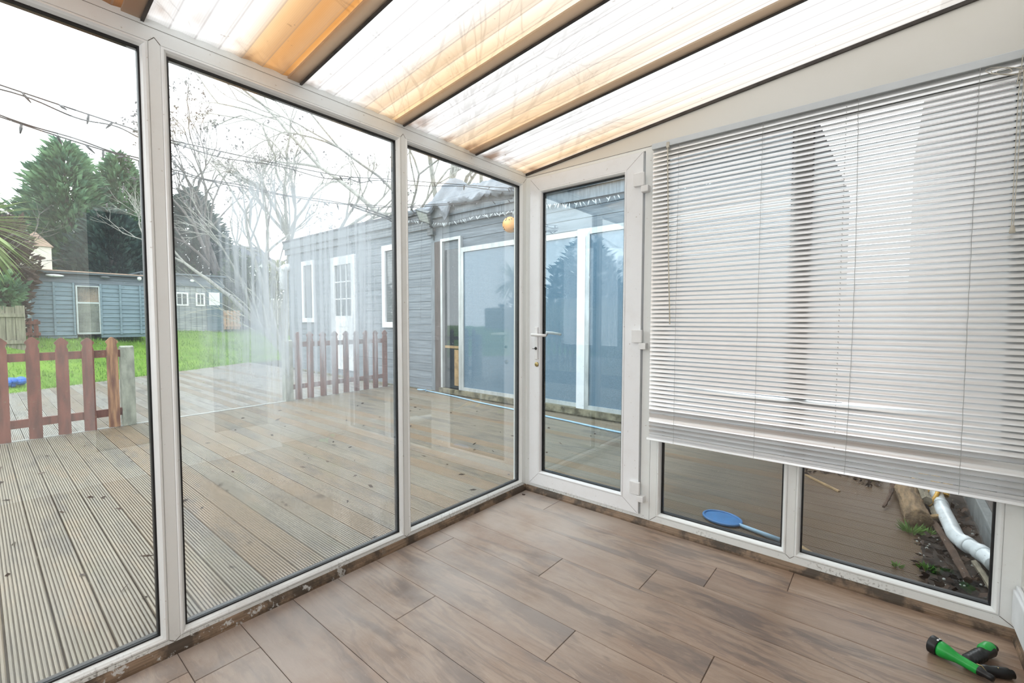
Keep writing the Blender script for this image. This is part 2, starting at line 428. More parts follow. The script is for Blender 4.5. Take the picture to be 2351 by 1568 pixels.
BULBD = mat('dark_bulb', (.06,.065,.07), .2, var=.2, scale=40)
ORANGE = mat('orange_ball', (.86,.42,.13), .5, var=.15, scale=14)
LAMPB = mat('floodlight_body', (.10,.115,.125), .5, var=.2, scale=12)
LAMPG = mat('floodlight_glass', (.42,.45,.45), .2, var=.1, scale=20)
HOSEB = mat('blue_hose', (.30,.47,.62), .45, var=.1, scale=9)
YELH = mat('yellow_hose', (.62,.36,.06), .4, var=.15, scale=12)
PIPEW = mat('white_drainpipe', (.72,.77,.80), .35, var=.08, scale=9, dark=(.50,.54,.55))
SOIL = mat('wet_soil', (.030,.022,.017), .85, var=.5, scale=12, bump=1.0)
DEB = mat('leaf_litter', (.055,.034,.024), .85, var=.6, scale=9, bump=.5)
LOG = mat('rotting_log', (.20,.135,.075), .85, var=.4, scale=10, stretch=(4,.6,4), bump=.8)
PLANKW = mat('weathered_plank', (.21,.185,.135), .8, var=.35, scale=9, stretch=(6,.8,4), bump=.5)
STICK = mat('bare_stick', (.34,.235,.12), .8, var=.25, scale=12)
DSTICK = mat('dark_stick', (.075,.045,.03), .85, var=.3, scale=12)
BLUEPL = mat('blue_plastic', (.035,.17,.42), .35, var=.12, scale=10)
BLUEB = mat('blue_bag', (.02,.13,.55), .45, var=.25, scale=18)
GREENPL = mat('green_plastic', (.015,.36,.055), .33, var=.08, scale=20)
BLACKPL = mat('black_plastic', (.010,.010,.011), .38, var=.3, scale=30)
def m_brick():
    t = NT('brown_brick'); x, y, z = t.xyz()
    br = t.n('TexBrick', {'Vector': t.comb(y, z), 'Color1': (.115,.085,.075,1), 'Color2': (.155,.11,.095,1), 'Mortar': (.20,.19,.18,1), 'Scale': 1.0,
             'Mortar Size': .006, 'Brick Width': .225, 'Row Height': .075})
    nz = t.noise(20, detail=4)
    c = t.mix(.35, br.outputs[0], t.mix(nz, (.06,.05,.05), (.19,.15,.14)))
    return t.end(t.principled(c, .85, 0., t.bump(br.outputs[1], -.006, .7)))
BRICK = m_brick()
PLINTH = mat('grey_plinth', (.17,.18,.18), .85, var=.25, scale=8)
CONC = mat('pale_concrete', (.34,.35,.33), .85, var=.15, scale=7)
CREAM = mat('cream_render', (.72,.66,.58), .8, var=.05)
OLDWOOD = mat('old_fence_boards', (.21,.20,.15), .85, var=.35, scale=4, stretch=(6,6,.5))
NEWWOOD = mat('orange_fence_boards', (.42,.26,.15), .8, var=.2, scale=4, stretch=(6,6,.5))
MESHW = mat('grey_weldmesh', (.45,.50,.50), .5, .3, var=.1)
ROOFEDGE = mat('shed_roof_edge', (.42,.30,.24), .8, var=.2)
SHEDIN = mat('shed_contents_board', (.40,.27,.17), .8, var=.45, scale=2.2, dark=(.16,.13,.10))
SHEDIN2 = mat('shed_lower_board', (.30,.31,.25), .8, var=.4, scale=2.2, dark=(.15,.15,.12))
STAIN = mat('green_damp_patch', (.52,.58,.46), .6, var=.12, scale=9)

# ================================================================== ROOM SHELL
ROOFZ = 2.092; SL = .102                                  # underside of roof: z = ROOFZ + SL*x
HX = 2.238                                                # face of the house wall
rz = lambda x: ROOFZ + SL*x
mA = lambda u, v, d: (-d, u, v)                            # left glazed wall: plane x=0, depth goes outside
mB = lambda u, v, d: (u, d, v)                             # right glazed wall: plane y=0
def mboxA(b, u0, u1, v0, v1, d0, d1): b.box(-d0, u0, v0, -d1, u1, v1)
def mboxB(b, u0, u1, v0, v1, d0, d1): b.box(u0, d0, v0, u1, d1, v1)

BW = .022                                                 # bead width
def glaze(parent, mp, r, glassmat, bead=BEAD, gname='glass_pane', gl=None, base=0.0, bw=BW):
    """bead, gasket and pane for a sightline rectangle r"""
    u0, u1, v0, v1 = r; o = (u0-bw, u1+bw, v0-bw, v1+bw)
    b = MB(); b.ring(mp, o, [(.0006, base+.001), (.004, base-.0025), (.009, base-.0028), (.0115, base+.0005), (.015, base+.004), (bw-.002, base+.016), (bw-.002, base+.024), (.0006, base+.024)])
    b.build('glazing_bead', bead, parent, fix=True)
    b = MB(); b.ring(mp, r, [(-.003, base+.0165), (.003, base+.017), (.0045, base+.0235), (-.003, base+.0235)])
    b.ring(mp, r, [(-.003, base+.0287), (.003, base+.0287), (.003, base+.047), (-.003, base+.047)])
    b.build('gasket', BLACK, parent, fix=True)
    b = MB(); P = [mp(u, v, d) for d in (base+.0243, base+.0283) for u, v in ((u0-.001, v0-.001), (u1+.001, v0-.001), (u1+.001, v1+.001), (u0-.001, v1+.001))]
    b.add(P, [(0,1,2,3), (7,6,5,4), (0,4,5,1), (1,5,6,2), (2,6,7,3), (3,7,4,0)])
    g = b.build(gname, glassmat, parent, fix=True)
    if gl: g['label'] = gl
    return g
def droplets(parent, mp, r, n, depth, seed, rmin=.0008, rmax=.0027, vtop=None):
    rd = random.Random(seed); b = MB(); u0, u1, v0, v1 = r
    cl = [(rd.uniform(u0, u1), rd.uniform(v0, v1), rd.uniform(.05, .25)) for _ in range(14)]
    for _ in range(n):
        if rd.random() < .5: u, v = rd.uniform(u0, u1), rd.uniform(v0, v1)
        else:
            c = rd.choice(cl); u, v = rd.gauss(c[0], c[2]), rd.gauss(c[1], c[2])
        if not (u0+.01 < u < u1-.01 and v0+.01 < v < v1-.01): continue
        s = rd.uniform(rmin, rmax)*rd.choice((.6, .8, 1, 1.15)); h = s*rd.uniform(1, 1.6); t = s*.45
        c = [mp(u, v, depth+t), mp(u-s, v, depth), mp(u, v-h, depth), mp(u+s, v, depth), mp(u, v+h*.8, depth),
             mp(u-s*.7, v-h*.7, depth), mp(u+s*.7, v-h*.7, depth), mp(u+s*.7, v+h*.6, depth), mp(u-s*.7, v+h*.6, depth)]
        o = [1,5,2,6,3,7,4,8]
        b.add(c, [(0, o[i], o[(i+1) % 8]) for i in range(8)])
    return b.build('raindrops', DROP, parent, smooth=True, kind='stuff')

# ---- left wall: window_1 (one welded frame, three panes) ----
W1 = struct(empty('window_1', (0, -1.8, .03)), 'full height white glazed frame of three panes along the left side facing the deck', 'window')
panesA = [(-3.60, -1.985, .071, 2.007), (-1.910, -1.013, .071, 2.007), (-.942, -.054, .071, 2.007)]
fr = MB()
zb, zt = .035, rz(0)+.02
mboxA(fr, -3.70, 0.0, zb, .071-BW, 0, .07)                  # bottom rail
mboxA(fr, -3.70, 0.0, 2.007+BW, zt, 0, .07)                 # head
for u0, u1 in ((-3.70, -3.60-BW), (-1.985+BW, -1.910-BW), (-1.013+BW, -.942-BW), (-.054+BW, 0.0)):
    mboxA(fr, u0, u1, .071-BW, 2.007+BW, 0, .07)
for r in panesA:
    fr.ring(mA, (r[0]-BW, r[1]+BW, r[2]-BW, r[3]+BW), [(-.001, .048), (.009, .048), (.009, .07), (-.001, .07)])
fr.build('window_frame', UPVC, W1, fix=True)
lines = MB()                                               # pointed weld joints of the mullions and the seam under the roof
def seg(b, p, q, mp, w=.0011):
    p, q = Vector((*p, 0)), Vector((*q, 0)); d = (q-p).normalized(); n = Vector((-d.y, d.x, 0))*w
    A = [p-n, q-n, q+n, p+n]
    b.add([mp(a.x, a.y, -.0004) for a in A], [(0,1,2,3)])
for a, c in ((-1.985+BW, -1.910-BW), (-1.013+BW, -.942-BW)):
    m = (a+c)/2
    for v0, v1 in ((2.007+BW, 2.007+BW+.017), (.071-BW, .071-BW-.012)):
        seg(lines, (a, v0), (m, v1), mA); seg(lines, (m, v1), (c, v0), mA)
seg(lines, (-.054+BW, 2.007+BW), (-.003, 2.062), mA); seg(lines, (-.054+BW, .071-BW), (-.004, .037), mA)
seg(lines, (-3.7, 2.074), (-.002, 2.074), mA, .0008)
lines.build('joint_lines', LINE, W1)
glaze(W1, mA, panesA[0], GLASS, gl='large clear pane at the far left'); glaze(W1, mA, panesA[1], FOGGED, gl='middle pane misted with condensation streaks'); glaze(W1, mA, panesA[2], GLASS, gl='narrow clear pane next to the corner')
for i, (r, n) in enumerate(((( -2.35, -1.985, .071, 2.007), 1100), (panesA[1], 800), (panesA[2], 700))):
    droplets(W1, mA, r, n, .0284, 11+i)

# ---- right wall: door_1, its frame, window_2 ----
W2 = struct(empty('window_2', (1.54, 0, .03)), 'white right hand window of two tall panes mostly behind the blind', 'window')
panesB = [(.928, 1.497, .090, 2.000), (1.573, 2.168, .090, 2.000)]
fr = MB()
mboxB(fr, .868, HX, .035, .090-BW, 0, .07); mboxB(fr, .868, HX, 2.000+BW, 2.0695, 0, .07)
for u0, u1 in ((.868, .928-BW), (1.497+BW, 1.573-BW), (2.168+BW, HX)): mboxB(fr, u0, u1, .090-BW, 2.000+BW, 0, .07)
for r in panesB: fr.ring(mB, (r[0]-BW, r[1]+BW, r[2]-BW, r[3]+BW), [(-.001, .048), (.009, .048), (.009, .07), (-.001, .07)])
fr.build('window_frame', UPVC, W2, fix=True)
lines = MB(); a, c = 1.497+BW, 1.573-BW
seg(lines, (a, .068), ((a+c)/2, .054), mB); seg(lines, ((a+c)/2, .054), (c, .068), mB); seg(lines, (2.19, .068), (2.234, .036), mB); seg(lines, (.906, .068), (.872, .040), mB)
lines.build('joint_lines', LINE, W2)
for r, s in zip(panesB, ('left', 'right')): glaze(W2, mB, r, LOWGLASS)
droplets(W2, mB, (1.62, 2.168, .09, .6), 260, .0284, 31)

D1 = struct(empty('door_1', (.43, 0, .03)), 'white glazed conservatory door beside the corner with lever handle and three hinges', 'door')
fr = MB()
mboxB(fr, 0.0, .034, .035, 2.0695, 0, .07); mboxB(fr, .816, .866, .035, 2.0695, 0, .07); mboxB(fr, .034, .816, 2.052, 2.0695, 0, .07); mboxB(fr, .034, .816, .035, .058, 0.0, .07)
fr.build('door_frame', UPVC, D1)
LB = -.014                                                 # the leaf stands proud of its frame
leaf = MB(); lr = (.043, .808, .060, 2.046); dr = (.135, .695, .154, 1.948)
x0, x1, z0, z1 = dr[0]-.020, dr[1]+.020, dr[2]-.020, dr[3]+.020
for bx in ((lr[0], x0, lr[2], lr[3]), (x1, lr[1], lr[2], lr[3]), (x0, x1, lr[2], z0), (x0, x1, z1, lr[3])):
    mboxB(leaf, bx[0], bx[1], bx[2], bx[3], LB, .05)
leaf.build('door_leaf', DOORW, D1, fix=True)
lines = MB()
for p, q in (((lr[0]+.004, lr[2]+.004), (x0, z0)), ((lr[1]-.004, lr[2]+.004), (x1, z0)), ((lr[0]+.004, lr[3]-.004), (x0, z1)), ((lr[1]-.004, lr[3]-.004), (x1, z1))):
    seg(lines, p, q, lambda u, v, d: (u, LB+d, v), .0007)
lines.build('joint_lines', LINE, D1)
glaze(D1, mB, dr, BLUEGLASS, DOORW, base=LB, bw=.020, gl='wet tall glass pane of the door')
droplets(D1, mB, dr, 1500, LB+.0284, 41)
hd = empty('handle'); hd.parent = D1; hd.matrix_parent_inverse = D1.matrix_world.inverted(); hd['label'] = 'white lever handle on a slim back plate with dark key and brass cylinder below'
b = MB(); b.box(.088, LB-.010, .885, .114, LB-.001, 1.096); b.build('back_plate', WHITEP, hd, bevel=.004)
b = MB(); b.tube([(.101, LB-.008, 1.046), (.101, LB-.040, 1.046)], .009, 12); b.tube([(.090, LB-.046, 1.047), (.104, LB-.046, 1.047), (.15, LB-.046, 1.045), (.205, LB-.042, 1.043)], [.009, .0105, .0095, .0085], 12)
b.build('lever', WHITEP, hd, smooth=True)
b = MB(); b.tube([(.101, .052, 1.046), (.101, .098, 1.046)], .009, 12); b.tube([(.095, .10, 1.057), (.14, .10, 1.055), (.212, .098, 1.047)], [.009, .0095, .008], 12)
b.build('lever', WHITEP, hd, smooth=True)
b = MB(); b.lathe((.103, LB-.001, .853), (0,-1,0), [(0, .0155), (.004, .0155), (.006, .013), (.0065, .0)], 20); b.build('lock_cylinder', BRASS, hd, smooth=True)
b = MB(); b.lathe((.101, LB-.009, .957), (0,-1,0), [(0, .010), (.004, .010), (.012, .004)], 12); b.box(.086, LB-.030, .954, .104, LB-.020, .9575); b.build('key', STEELD, hd)
for zc in (1.885, 1.040, .195):
    h = MB(); h.box(.762, LB-.020, zc-.022, .822, LB-.0005, zc+.048); h.build('hinge', WHITEP, D1, bevel=.003)
    k = MB(); k.box(.806, LB-.022, zc-.058, .846, -.0005, zc-.024); k.build('hinge', WHITEP, D1, bevel=.003)

# ---- gable panel above the right wall ----
b = MB(); b.prism([(0, 0, 2.0695), (HX, 0, 2.0695), (HX, 0, rz(HX)+.01), (0, 0, rz(0)+.01)], (0, .06, 0))
WR = struct(b.build('wall_right', PAINT), 'tapering white panel above the blind and door under the sloping roof', 'wall')
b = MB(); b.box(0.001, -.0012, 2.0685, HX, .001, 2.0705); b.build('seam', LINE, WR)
b = MB(); b.box(2.175, -.0015, 2.235, HX, -.0002, rz(HX)); b.build('damp_patch', STAIN, WR)

# ---- house wall (right of the camera) and the end behind the camera ----
b = MB()
for y0, y1, z0, z1 in ((-3.9, -1.90, 0, 2.32), (-.62, 0.0, 0, 2.32), (-1.90, -.62, 1.95, 2.32)): b.box(HX, y0, z0, HX+.25, y1, z1)
struct(b.build('wall_back', WALLP), 'white rendered house wall beside the camera', 'wall')
D2 = struct(empty('door_2', (HX, -1.26, 0)), 'white glazed house doors behind the camera', 'door')
b = MB()
for y0, y1, z0, z1 in ((-1.90, -1.84, 0, 1.95), (-1.45, -1.13, 0, 1.95), (-.72, -.62, 0, 1.95), (-1.84, -1.45, 0, .22), (-1.13, -.72, 0, .22), (-1.84, -1.45, 1.88, 1.95), (-1.13, -.72, 1.88, 1.95)):
    b.box(HX+.02, y0, z0, HX+.08, y1, z1)
b.build('door_frame', UPVC, D2)
for y0, y1 in ((-1.84, -1.45), (-1.13, -.72)):
    b = MB(); b.box(HX+.045, y0, .22, HX+.055, y1, 1.88); b.build('glass_pane', PANED, D2)
b = MB(); b.box(HX-.020, -.60, .062, HX-.0005, -.006, .185); b.box(HX-.013, -.60, .185, HX-.0005, -.006, .20)
struct(b.build('trim_1', WHITEW, bevel=.004), 'white skirting board at the foot of the house wall', 'trim')
b = MB()
for x0, x1, z0, z1 in ((0, 2.24, 0, .75), (0, .08, .75, 2.5), (1.08, 1.16, .75, 2.5), (2.16, 2.24, .75, 2.5)): b.box(x0, -3.80, z0, x1, -3.72, min(z1, 2.08))
struct(b.build('wall_near', UPVC), 'glazed end wall behind the camera', 'wall')

# ---- floor: planks with tight joints ----
PW = .1945; JO = {0: (.29, 1.556), 1: (-.005, 1.275), 2: (1.07,), 3: (.685, 1.97), 4: (.135, 1.427), 5: (.998,), 6: (.443, 1.73), 7: (-.3, 1.25), 8: (.82,), 9: (.20, 1.49)}
fl_v = []; fl_f = []; fl_uv = []; fl_r = []
rd = random.Random(3)
for k in range(0, 20):
    ya, yb = -PW*k, -PW*(k+1)
    js = JO.get(k) or (rd.uniform(0.1, 1.0),)
    xs = [-.06] + [j for j in js if j > .0] + [2.30]
    for a, c in zip(xs[:-1], xs[1:]):
        g = .0009; w = .0016; h = -.0016
        P = [(a+g, yb+g), (c-g, yb+g), (c-g, ya-g), (a+g, ya-g)]
        Q = [(a+g+w, yb+g+w), (c-g-w, yb+g+w), (c-g-w, ya-g-w), (a+g+w, ya-g-w)]
        n0 = len(fl_v); fl_v += [(x, y, h) for x, y in P] + [(x, y, 0) for x, y in Q]
        rr = rd.random(); ou, ov = rd.uniform(0, 9), rd.uniform(0, 9)
        for f in ((4,5,6,7), (0,1,5,4), (1,2,6,5), (2,3,7,6), (3,0,4,7)):
            fl_f.append(tuple(n0+i for i in f)); fl_r.append(rr)
            fl_uv += [((P+Q)[i][0]-a+ou, (P+Q)[i][1]-yb+ov) for i in f]
me = bpy.data.meshes.new('floor'); me.from_pydata(fl_v, [], fl_f)
uvl = me.uv_layers.new(name='UVMap')
for i, uv in enumerate(fl_uv): uvl.data[i].uv = uv
at = me.attributes.new('plank', 'FLOAT', 'FACE')
for i, r in enumerate(fl_r): at.data[i].value = r
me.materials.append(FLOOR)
fo = bpy.data.objects.new('floor', me); COL.objects.link(fo)
struct(fo, 'brown oak laminate plank floor', 'floor')
b = MB(); b.box(-.065, -3.9, -.045, 2.45, .065, -.0018); sub = b.build('subfloor', GROOVE, fo)

# ---- wooden strips at the foot of the glazing ----
def rough_strip(path, name, lab):
    b = MB(); rd = random.Random(5); N = 120
    for i in range(N+1):
        t = i/N; p = Vector(path[0]).lerp(Vector(path[1]), t)
        n = path[2]; j = lambda s: mnoise.noise(Vector((t*41+s, s*3.1, 0)))*.0022
        prof = [(0, .0), (.017, .0), (.0165+j(1), .010), (.012+j(2), .022), (.005+j(3), .034), (0, .036)]
        b.v += [(p.x+n[0]*d, p.y+n[1]*d, z) for d, z in prof]
        if i:
            a = (i-1)*6
            b.f += [(a+k, a+6+k, a+6+(k+1) % 6, a+(k+1) % 6) for k in range(6)]
    return struct(b.build(name, STRIP, fix=True), lab, 'skirting')
rough_strip(((0, -3.7, 0), (0, -.001, 0), (1, 0)), 'baseboard_left', 'mouldy narrow wooden strip at the foot of the left glazing')
rough_strip(((.016, 0, 0), (HX, 0, 0), (0, -1)), 'baseboard_right', 'narrow wooden strip below the door and right window')
rough_strip(((HX, -.62, 0), (HX, -.017, 0), (-1, 0)), 'baseboard_back', 'short wooden strip along the house wall at the right edge')

# ---- roof ----
RF = struct(empty('ceiling', (1.1, -1.8, rz(1.1))), 'sloping ceiling of yellowed opal plastic roofing sheets between glazing bars', 'ceiling')
bars = [-.473 - .5016*k for k in range(0, 7)]
edges = [.05] + bars + [-3.85]
X0, X1 = -.16, HX+.05
for i, (ya, yb) in enumerate(zip(edges[:-1], edges[1:])):
    b = MB(); N = max(2, round((ya-yb)/.0717)); M = 6
    P = []
    for k in range(N):
        for m in range(M+(k == N-1)):
            t = (k+m/M)/N; y = ya + (yb-ya)*t
            P.append((y, .0045*(1-math.sin(math.pi*m/M)) if m < M else .0045))
    n = len(P)
    vs = [(x, y, rz(x)+.006-h) for x in (X0, X1) for y, h in P] + [(x, y, rz(x)+.016) for x in (X0, X1) for y, h in P]
    fs = [(j, j+1, n+j+1, n+j) for j in range(n-1)] + [(2*n+j, 3*n+j, 3*n+j+1, 2*n+j+1) for j in range(n-1)]
    b.add(vs, fs); b.build('roof_sheet', POLY, RF, smooth=True)
for y in bars:
    b = MB(); e = Vector((X1, 0, rz(X1)))-Vector((X0, 0, rz(X0))); 
    b.prism([(X0, y-.050, rz(X0)-.004), (X0, y-.003, rz(X0)-.004), (X0, y-.003, rz(X0)+.004), (X0, y-.012, rz(X0)+.002), (X0, y-.042, rz(X0)+.002), (X0, y-.050, rz(X0)+.004)], e)
    o = b.build('glazing_bar', BAR, RF, fix=True)
    b = MB(); b.prism([(X0, y-.003, rz(X0)-.010), (X0, y+.006, rz(X0)-.010), (X0, y+.006, rz(X0)+.020), (X0, y-.003, rz(X0)+.020)], e)
    b.build('rubber_seal', BARG, o, fix=True)
b = MB(); b.prism([(.001, -.0005, rz(0)-.012), (.001, -.010, rz(0)-.012), (.001, -.010, rz(0)+.002), (.001, -.0005, rz(0)+.002)], (HX-.002, 0, SL*(HX-.002)))
b.build('wall_flashing', BARG, RF, fix=True)

# ================================================================== VENETIAN BLIND
BL = thing('venetian_blind', 'silver white venetian blind with closed slats covering the right window', 'blind', (.865, -.03, .49))
bx0, bx1 = .872, 2.232; BY = -.031
b = MB(); b.box(bx0-.006, -.043, 2.033, bx1, -.018, 2.0625); b.build('headrail', HEADR, BL, bevel=.002)
NS = 67; pitch = .0224; ztop = 2.022
up = R(59.5)
def slat_mesh(tilt, bent=0.0, sag=0.0, nick=None):
    b = MB(); N = 60; prof = []
    for k in range(7):
        t = k/6*2-1; prof.append((t*.0130, .0024*(1-t*t)))
    for i in range(N+1):
        x = bx0 + (bx1-bx0)*i/N; tl = tilt
        dz = -sag*math.sin(math.pi*i/N)
        if nick is not None:
            d = (x-nick); tl += bent*math.exp(-(d/.45)**2); dz += .004*math.exp(-(d/.02)**2)
        c, s = math.cos(tl), math.sin(tl)
        for a, h in prof:                              # a across the slat, h camber (upper side)
            yy = a*c - h*s; zz = a*s + h*c
            b.v.append((x, yy, zz+dz))
        if i:
            q = (i-1)*7; b.f += [(q+k, q+k+1, q+8+k, q+7+k) for k in range(6)]
    m = len(b.v)
    b.v += [(x, y+.00025*math.sin(tilt), z-.00025) for x, y, z in b.v]
    b.f += [tuple(m+i for i in f[::-1]) for f in b.f]
    return b
down = {61, 62, 64, 65, 66, 67}                       # slats at the bottom tipped the other way
protoU = protoD = None
for i in range(NS+2):
    z = ztop - .003 - pitch*i
    if z < .512: break
    if i == 55:
        o = slat_mesh(R(66), -R(34), .002, 1.545).build('slat', SLAT, BL, smooth=True); o['label'] = 'bent slat creased in the middle'
    elif i in down:
        if not protoD: protoD = slat_mesh(-R(65)).build('slat', SLAT, BL, smooth=True, label='slat tipped the other way showing its shaded side'); o = protoD
        else: o = protoD.copy(); COL.objects.link(o)
    else:
        if not protoU: protoU = slat_mesh(up).build('slat', SLAT, BL, smooth=True); o = protoU
        else: o = protoU.copy(); COL.objects.link(o)
    o.parent = BL; o.matrix_parent_inverse = Matrix.Identity(4)
    o.location = (-BL.location.x, BY-BL.location.y + random.uniform(-.0004, .0004), z-BL.location.z)
    o.rotation_euler = (random.uniform(-.035, .035), 0, 0)
b = MB(); b.prism([(bx0-.008, -.046, .497), (bx0-.008, -.044, .508), (bx0-.008, -.033, .512), (bx0-.008, -.019, .508), (bx0-.008, -.017, .497), (bx0-.008, -.031, .493)], (bx1-bx0+.014, 0, 0))
b.build('bottom_rail', SLAT, BL, fix=True, bevel=.0015)
for x in (1.010, 1.385, 1.725, 2.066):
    b = MB(); P = []
    sw = .0 if x < 1.5 or x > 2 else .010
    for k in range(45):
        z = 2.034 - (2.034-.50)*k/44; P.append((x + sw*math.sin(k*.07) + .0008*math.sin(k*2.1), -.0465 + .0012*math.sin(k*1.9), z))
    b.tube(P, .00075, 5); b.tube([(p[0], -.016, p[2]) for p in P], .00075, 5)
    b.build('ladder_cord', CORDD, BL)
b = MB(); b.tube([(.953, -.048, 2.035), (.956, -.052, 1.95), (.972, -.054, 1.4), (.983, -.054, 1.12)], .0032, 8); b.build('tilt_wand', WAND, BL, smooth=True)
b = MB(); b.box(.947, -.052, 2.022, .960, -.040, 2.05); b.build('wand_hook', CORD, BL)
b = MB(); b.tube([(2.172, -.047, 2.04), (2.170, -.050, 1.9), (2.165, -.052, 1.465)], .0011, 6); b.tube([(2.166, -.047, 2.04), (2.160, -.050, 1.9), (2.1605, -.052, 1.465)], .0011, 6)
for k in range(3):
    P = [(2.150+.045*math.cos(a)*(1-.15*k)-.02*k, -.050-.004*k, 1.99+.012*math.sin(a)+.006*k-.25*(.045*math.cos(a))) for a in [j*math.pi/8 for j in range(17)]]
    b.tube(P, .0011, 6)
b.tube([(2.16, -.05, 1.99), (2.156, -.052, 1.945)], .0016, 6); b.tube([(2.168, -.05, 1.99), (2.172, -.052, 1.95)], .0016, 6)
b.build('pull_cord', CORD, BL)
b = MB(); b.lathe((2.163, -.052, 1.470), (0,0,-1), [(0, .003), (.004, .0055), (.026, .0085), (.028, .007)], 10); b.build('cord_tassel', WAND, BL, smooth=True)

# ================================================================== SPRAY GUN ON THE FLOOR
SG = thing('hose_spray_gun', 'green and black garden hose spray gun lying on the floor near the right corner', 'spray gun', (2.08, -.29, 0))
hd0 = Vector((1.992, -.277, .030)); dv = Vector((.118, -.062, -.006)).normalized()
b = MB(); b.lathe(hd0, dv, [(.0, .026), (.002, .0295), (.020, .0285), (.024, .027), (.024, .024)], 24); nz = b.build('nozzle_head', BLACKPL, SG, smooth=True, bevel=.001)
b = MB()
for k in range(5):
    a = .6 + k*.42; w = dv.cross(Vector((0,0,1))).normalized(); u = w.cross(dv)
    c = hd0 + dv*.021 + (u*math.cos(a-.8) - w*math.sin(a-.8))*.0285
    b.obox(c, dv*.0022, (u*-math.sin(a-.8) - w*math.cos(a-.8))*.0035, (u*math.cos(a-.8) - w*math.sin(a-.8))*.0006)
b.build('dial_marks', WHITEW, SG)
b = MB(); b.lathe(hd0 + dv*.024, dv, [(0, .0245), (.006, .0258), (.022, .0235), (.038, .0185), (.050, .0155), (.075, .0150), (.098, .0145), (.100, .0135)], 24); b.build('barrel', GREENPL, SG, smooth=True)
e0 = hd0 + dv*.118
b = MB(); b.lathe(e0 - dv*.004, dv, [(0, .012), (.010, .014), (.020, .013), (.028, .010), (.036, .0105), (.046, .010)], 14); b.build('trigger_joint', BLACKPL, SG, smooth=True)
g0 = hd0 + dv*.095 + Vector((0, .012, -.004)); g1 = Vector((2.150, -.178, .028))
gd = (g1-g0).normalized(); gl_ = (g1-g0).length
b = MB(); prof = [(0, .014)]
for k in range(5): prof += [(.014+k*.016, .0185), (.020+k*.016, .0205), (.026+k*.016, .0180)]
prof += [(gl_-.015, .0205), (gl_, .016)]
b.lathe(g0, gd, prof, 16); b.build('grip', BLACKPL, SG, smooth=True)
b = MB(); sd = gd.cross(Vector((0,0,1))).normalized()
b.lathe(g0 + gd*(gl_-.050) + Vector((0,0,.006)) - sd*.003, gd, [(0, .0145), (.012, .0185), (.042, .0185), (.056, .013)], 16); b.lathe(g1 - gd*.001, gd, [(0, .012), (.010, .0115), (.011, .0)], 12); b.build('grip_cap', GREENPL, SG, smooth=True)
b = MB(); b.lathe(g1 + gd*.006, gd, [(0, .0125), (.009, .0125), (.011, .008)], 12); b.build('flow_button', BLACKPL, SG, smooth=True)
b = MB(); c0 = e0 + Vector((.004, .018, -.008)); c1 = Vector((2.186, -.272, .016)); cd = (c1-c0).normalized(); cl = (c1-c0).length
b.lathe(c0, cd, [(0, .008), (.012, .0145), (.030, .016), (.034, .0145), (.050, .0165), (cl-.012, .0165), (cl-.010, .013), (cl, .013)], 18); b.build('hose_connector', BLACKPL, SG, smooth=True)
b = MB(); b.tube([e0 + Vector((.002, .010, .012)), e0 + Vector((.014, .008, .012)), e0 + Vector((.024, .002, .002))], .0016, 6); b.build('wire_clip', BRASS, SG, smooth=True)
b = MB(); b.tube([c0 + cd*.052 + Vector((0,.012,.012)), c0 + cd*.056 + Vector((0,-.006,.0165))], .0013, 6); b.build('wire_clip', BRASS, SG, smooth=True)
b = MB(); b.ell((.055, -.095, .004), (.008, .006, .004), 7, 5); b.ell((.062, -.088, .003), (.005, .007, .003), 6, 4)
tag(b.build('dry_leaf', DEB, smooth=True), 'small brown dried leaf crumb on the floor in the far corner', 'leaf')

# ================================================================== OUTSIDE: DECK, LAWN
ZD = -.05
def reeded(name, x0, x1, ytop, ybot, z, mtl, skew=None):
    """grooved boards running along x; skew(y) shifts the far end"""
    W = .1315; b = MB(); prof = []
    y = -1.796 + W*math.floor((ybot+1.796)/W)
    while y < ytop:
        g = .006; n = 10; w = (W-g)/n
        prof += [(y+.0005, z-.028), (y+g-.0005, z-.028), (y+g, z-.004)]
        for k in range(n):
            a = y+g+w*k
            prof += [(a+.001, z-.0005), (a+.0022, z), (a+w-.0052, z), (a+w-.004, z-.0006)]
            if k < n-1: prof += [(a+w-.0036, z-.010), (a+w+.0004, z-.010)]
        prof += [(y+W-.0005, z-.004)]
        y += W
    n = len(prof); xs = [x0, x1]
    vs = [((skew(py, px) if skew else px), py, pz) for px in xs for py, pz in prof]
    b.add(vs, [(j, j+1, n+j+1, n+j) for j in range(n-1)])
    o = b.build(name, mtl, fix=False)
    # make sure it faces up
    return o
FX = lambda y: -4.70 - .085*(y+1.3)*(1 if y > -3 else 1)      # fence line across the deck
dk = reeded('deck', -4.7, 2.02, 2.43, -4.6, ZD, DECK, lambda y, x: FX(y) if x < 0 else x)
struct(dk, 'weathered grooved timber deck just outside the glazing', 'deck')
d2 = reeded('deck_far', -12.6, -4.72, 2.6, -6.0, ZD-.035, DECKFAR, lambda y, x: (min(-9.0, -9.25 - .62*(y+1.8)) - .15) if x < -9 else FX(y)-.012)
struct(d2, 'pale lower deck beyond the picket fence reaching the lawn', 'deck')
b = MB()
b.prism([(FX(-4.6)-.02, -4.6, ZD-.004), (FX(-4.6)+.028, -4.6, ZD-.004), (FX(2.43)+.028, 2.43, ZD-.004), (FX(2.43)-.02, 2.43, ZD-.004)], (0, 0, .010))
struct(b.build('deck_edge_board', CONC, fix=True), 'thin pale edging strip where the two deck levels meet', 'trim')
b = MB(); b.box(-13.2, -7, -.35, 2.6, 5.0, -.13); struct(b.build('ground', JOIST), 'dark ground below the decking', 'ground')
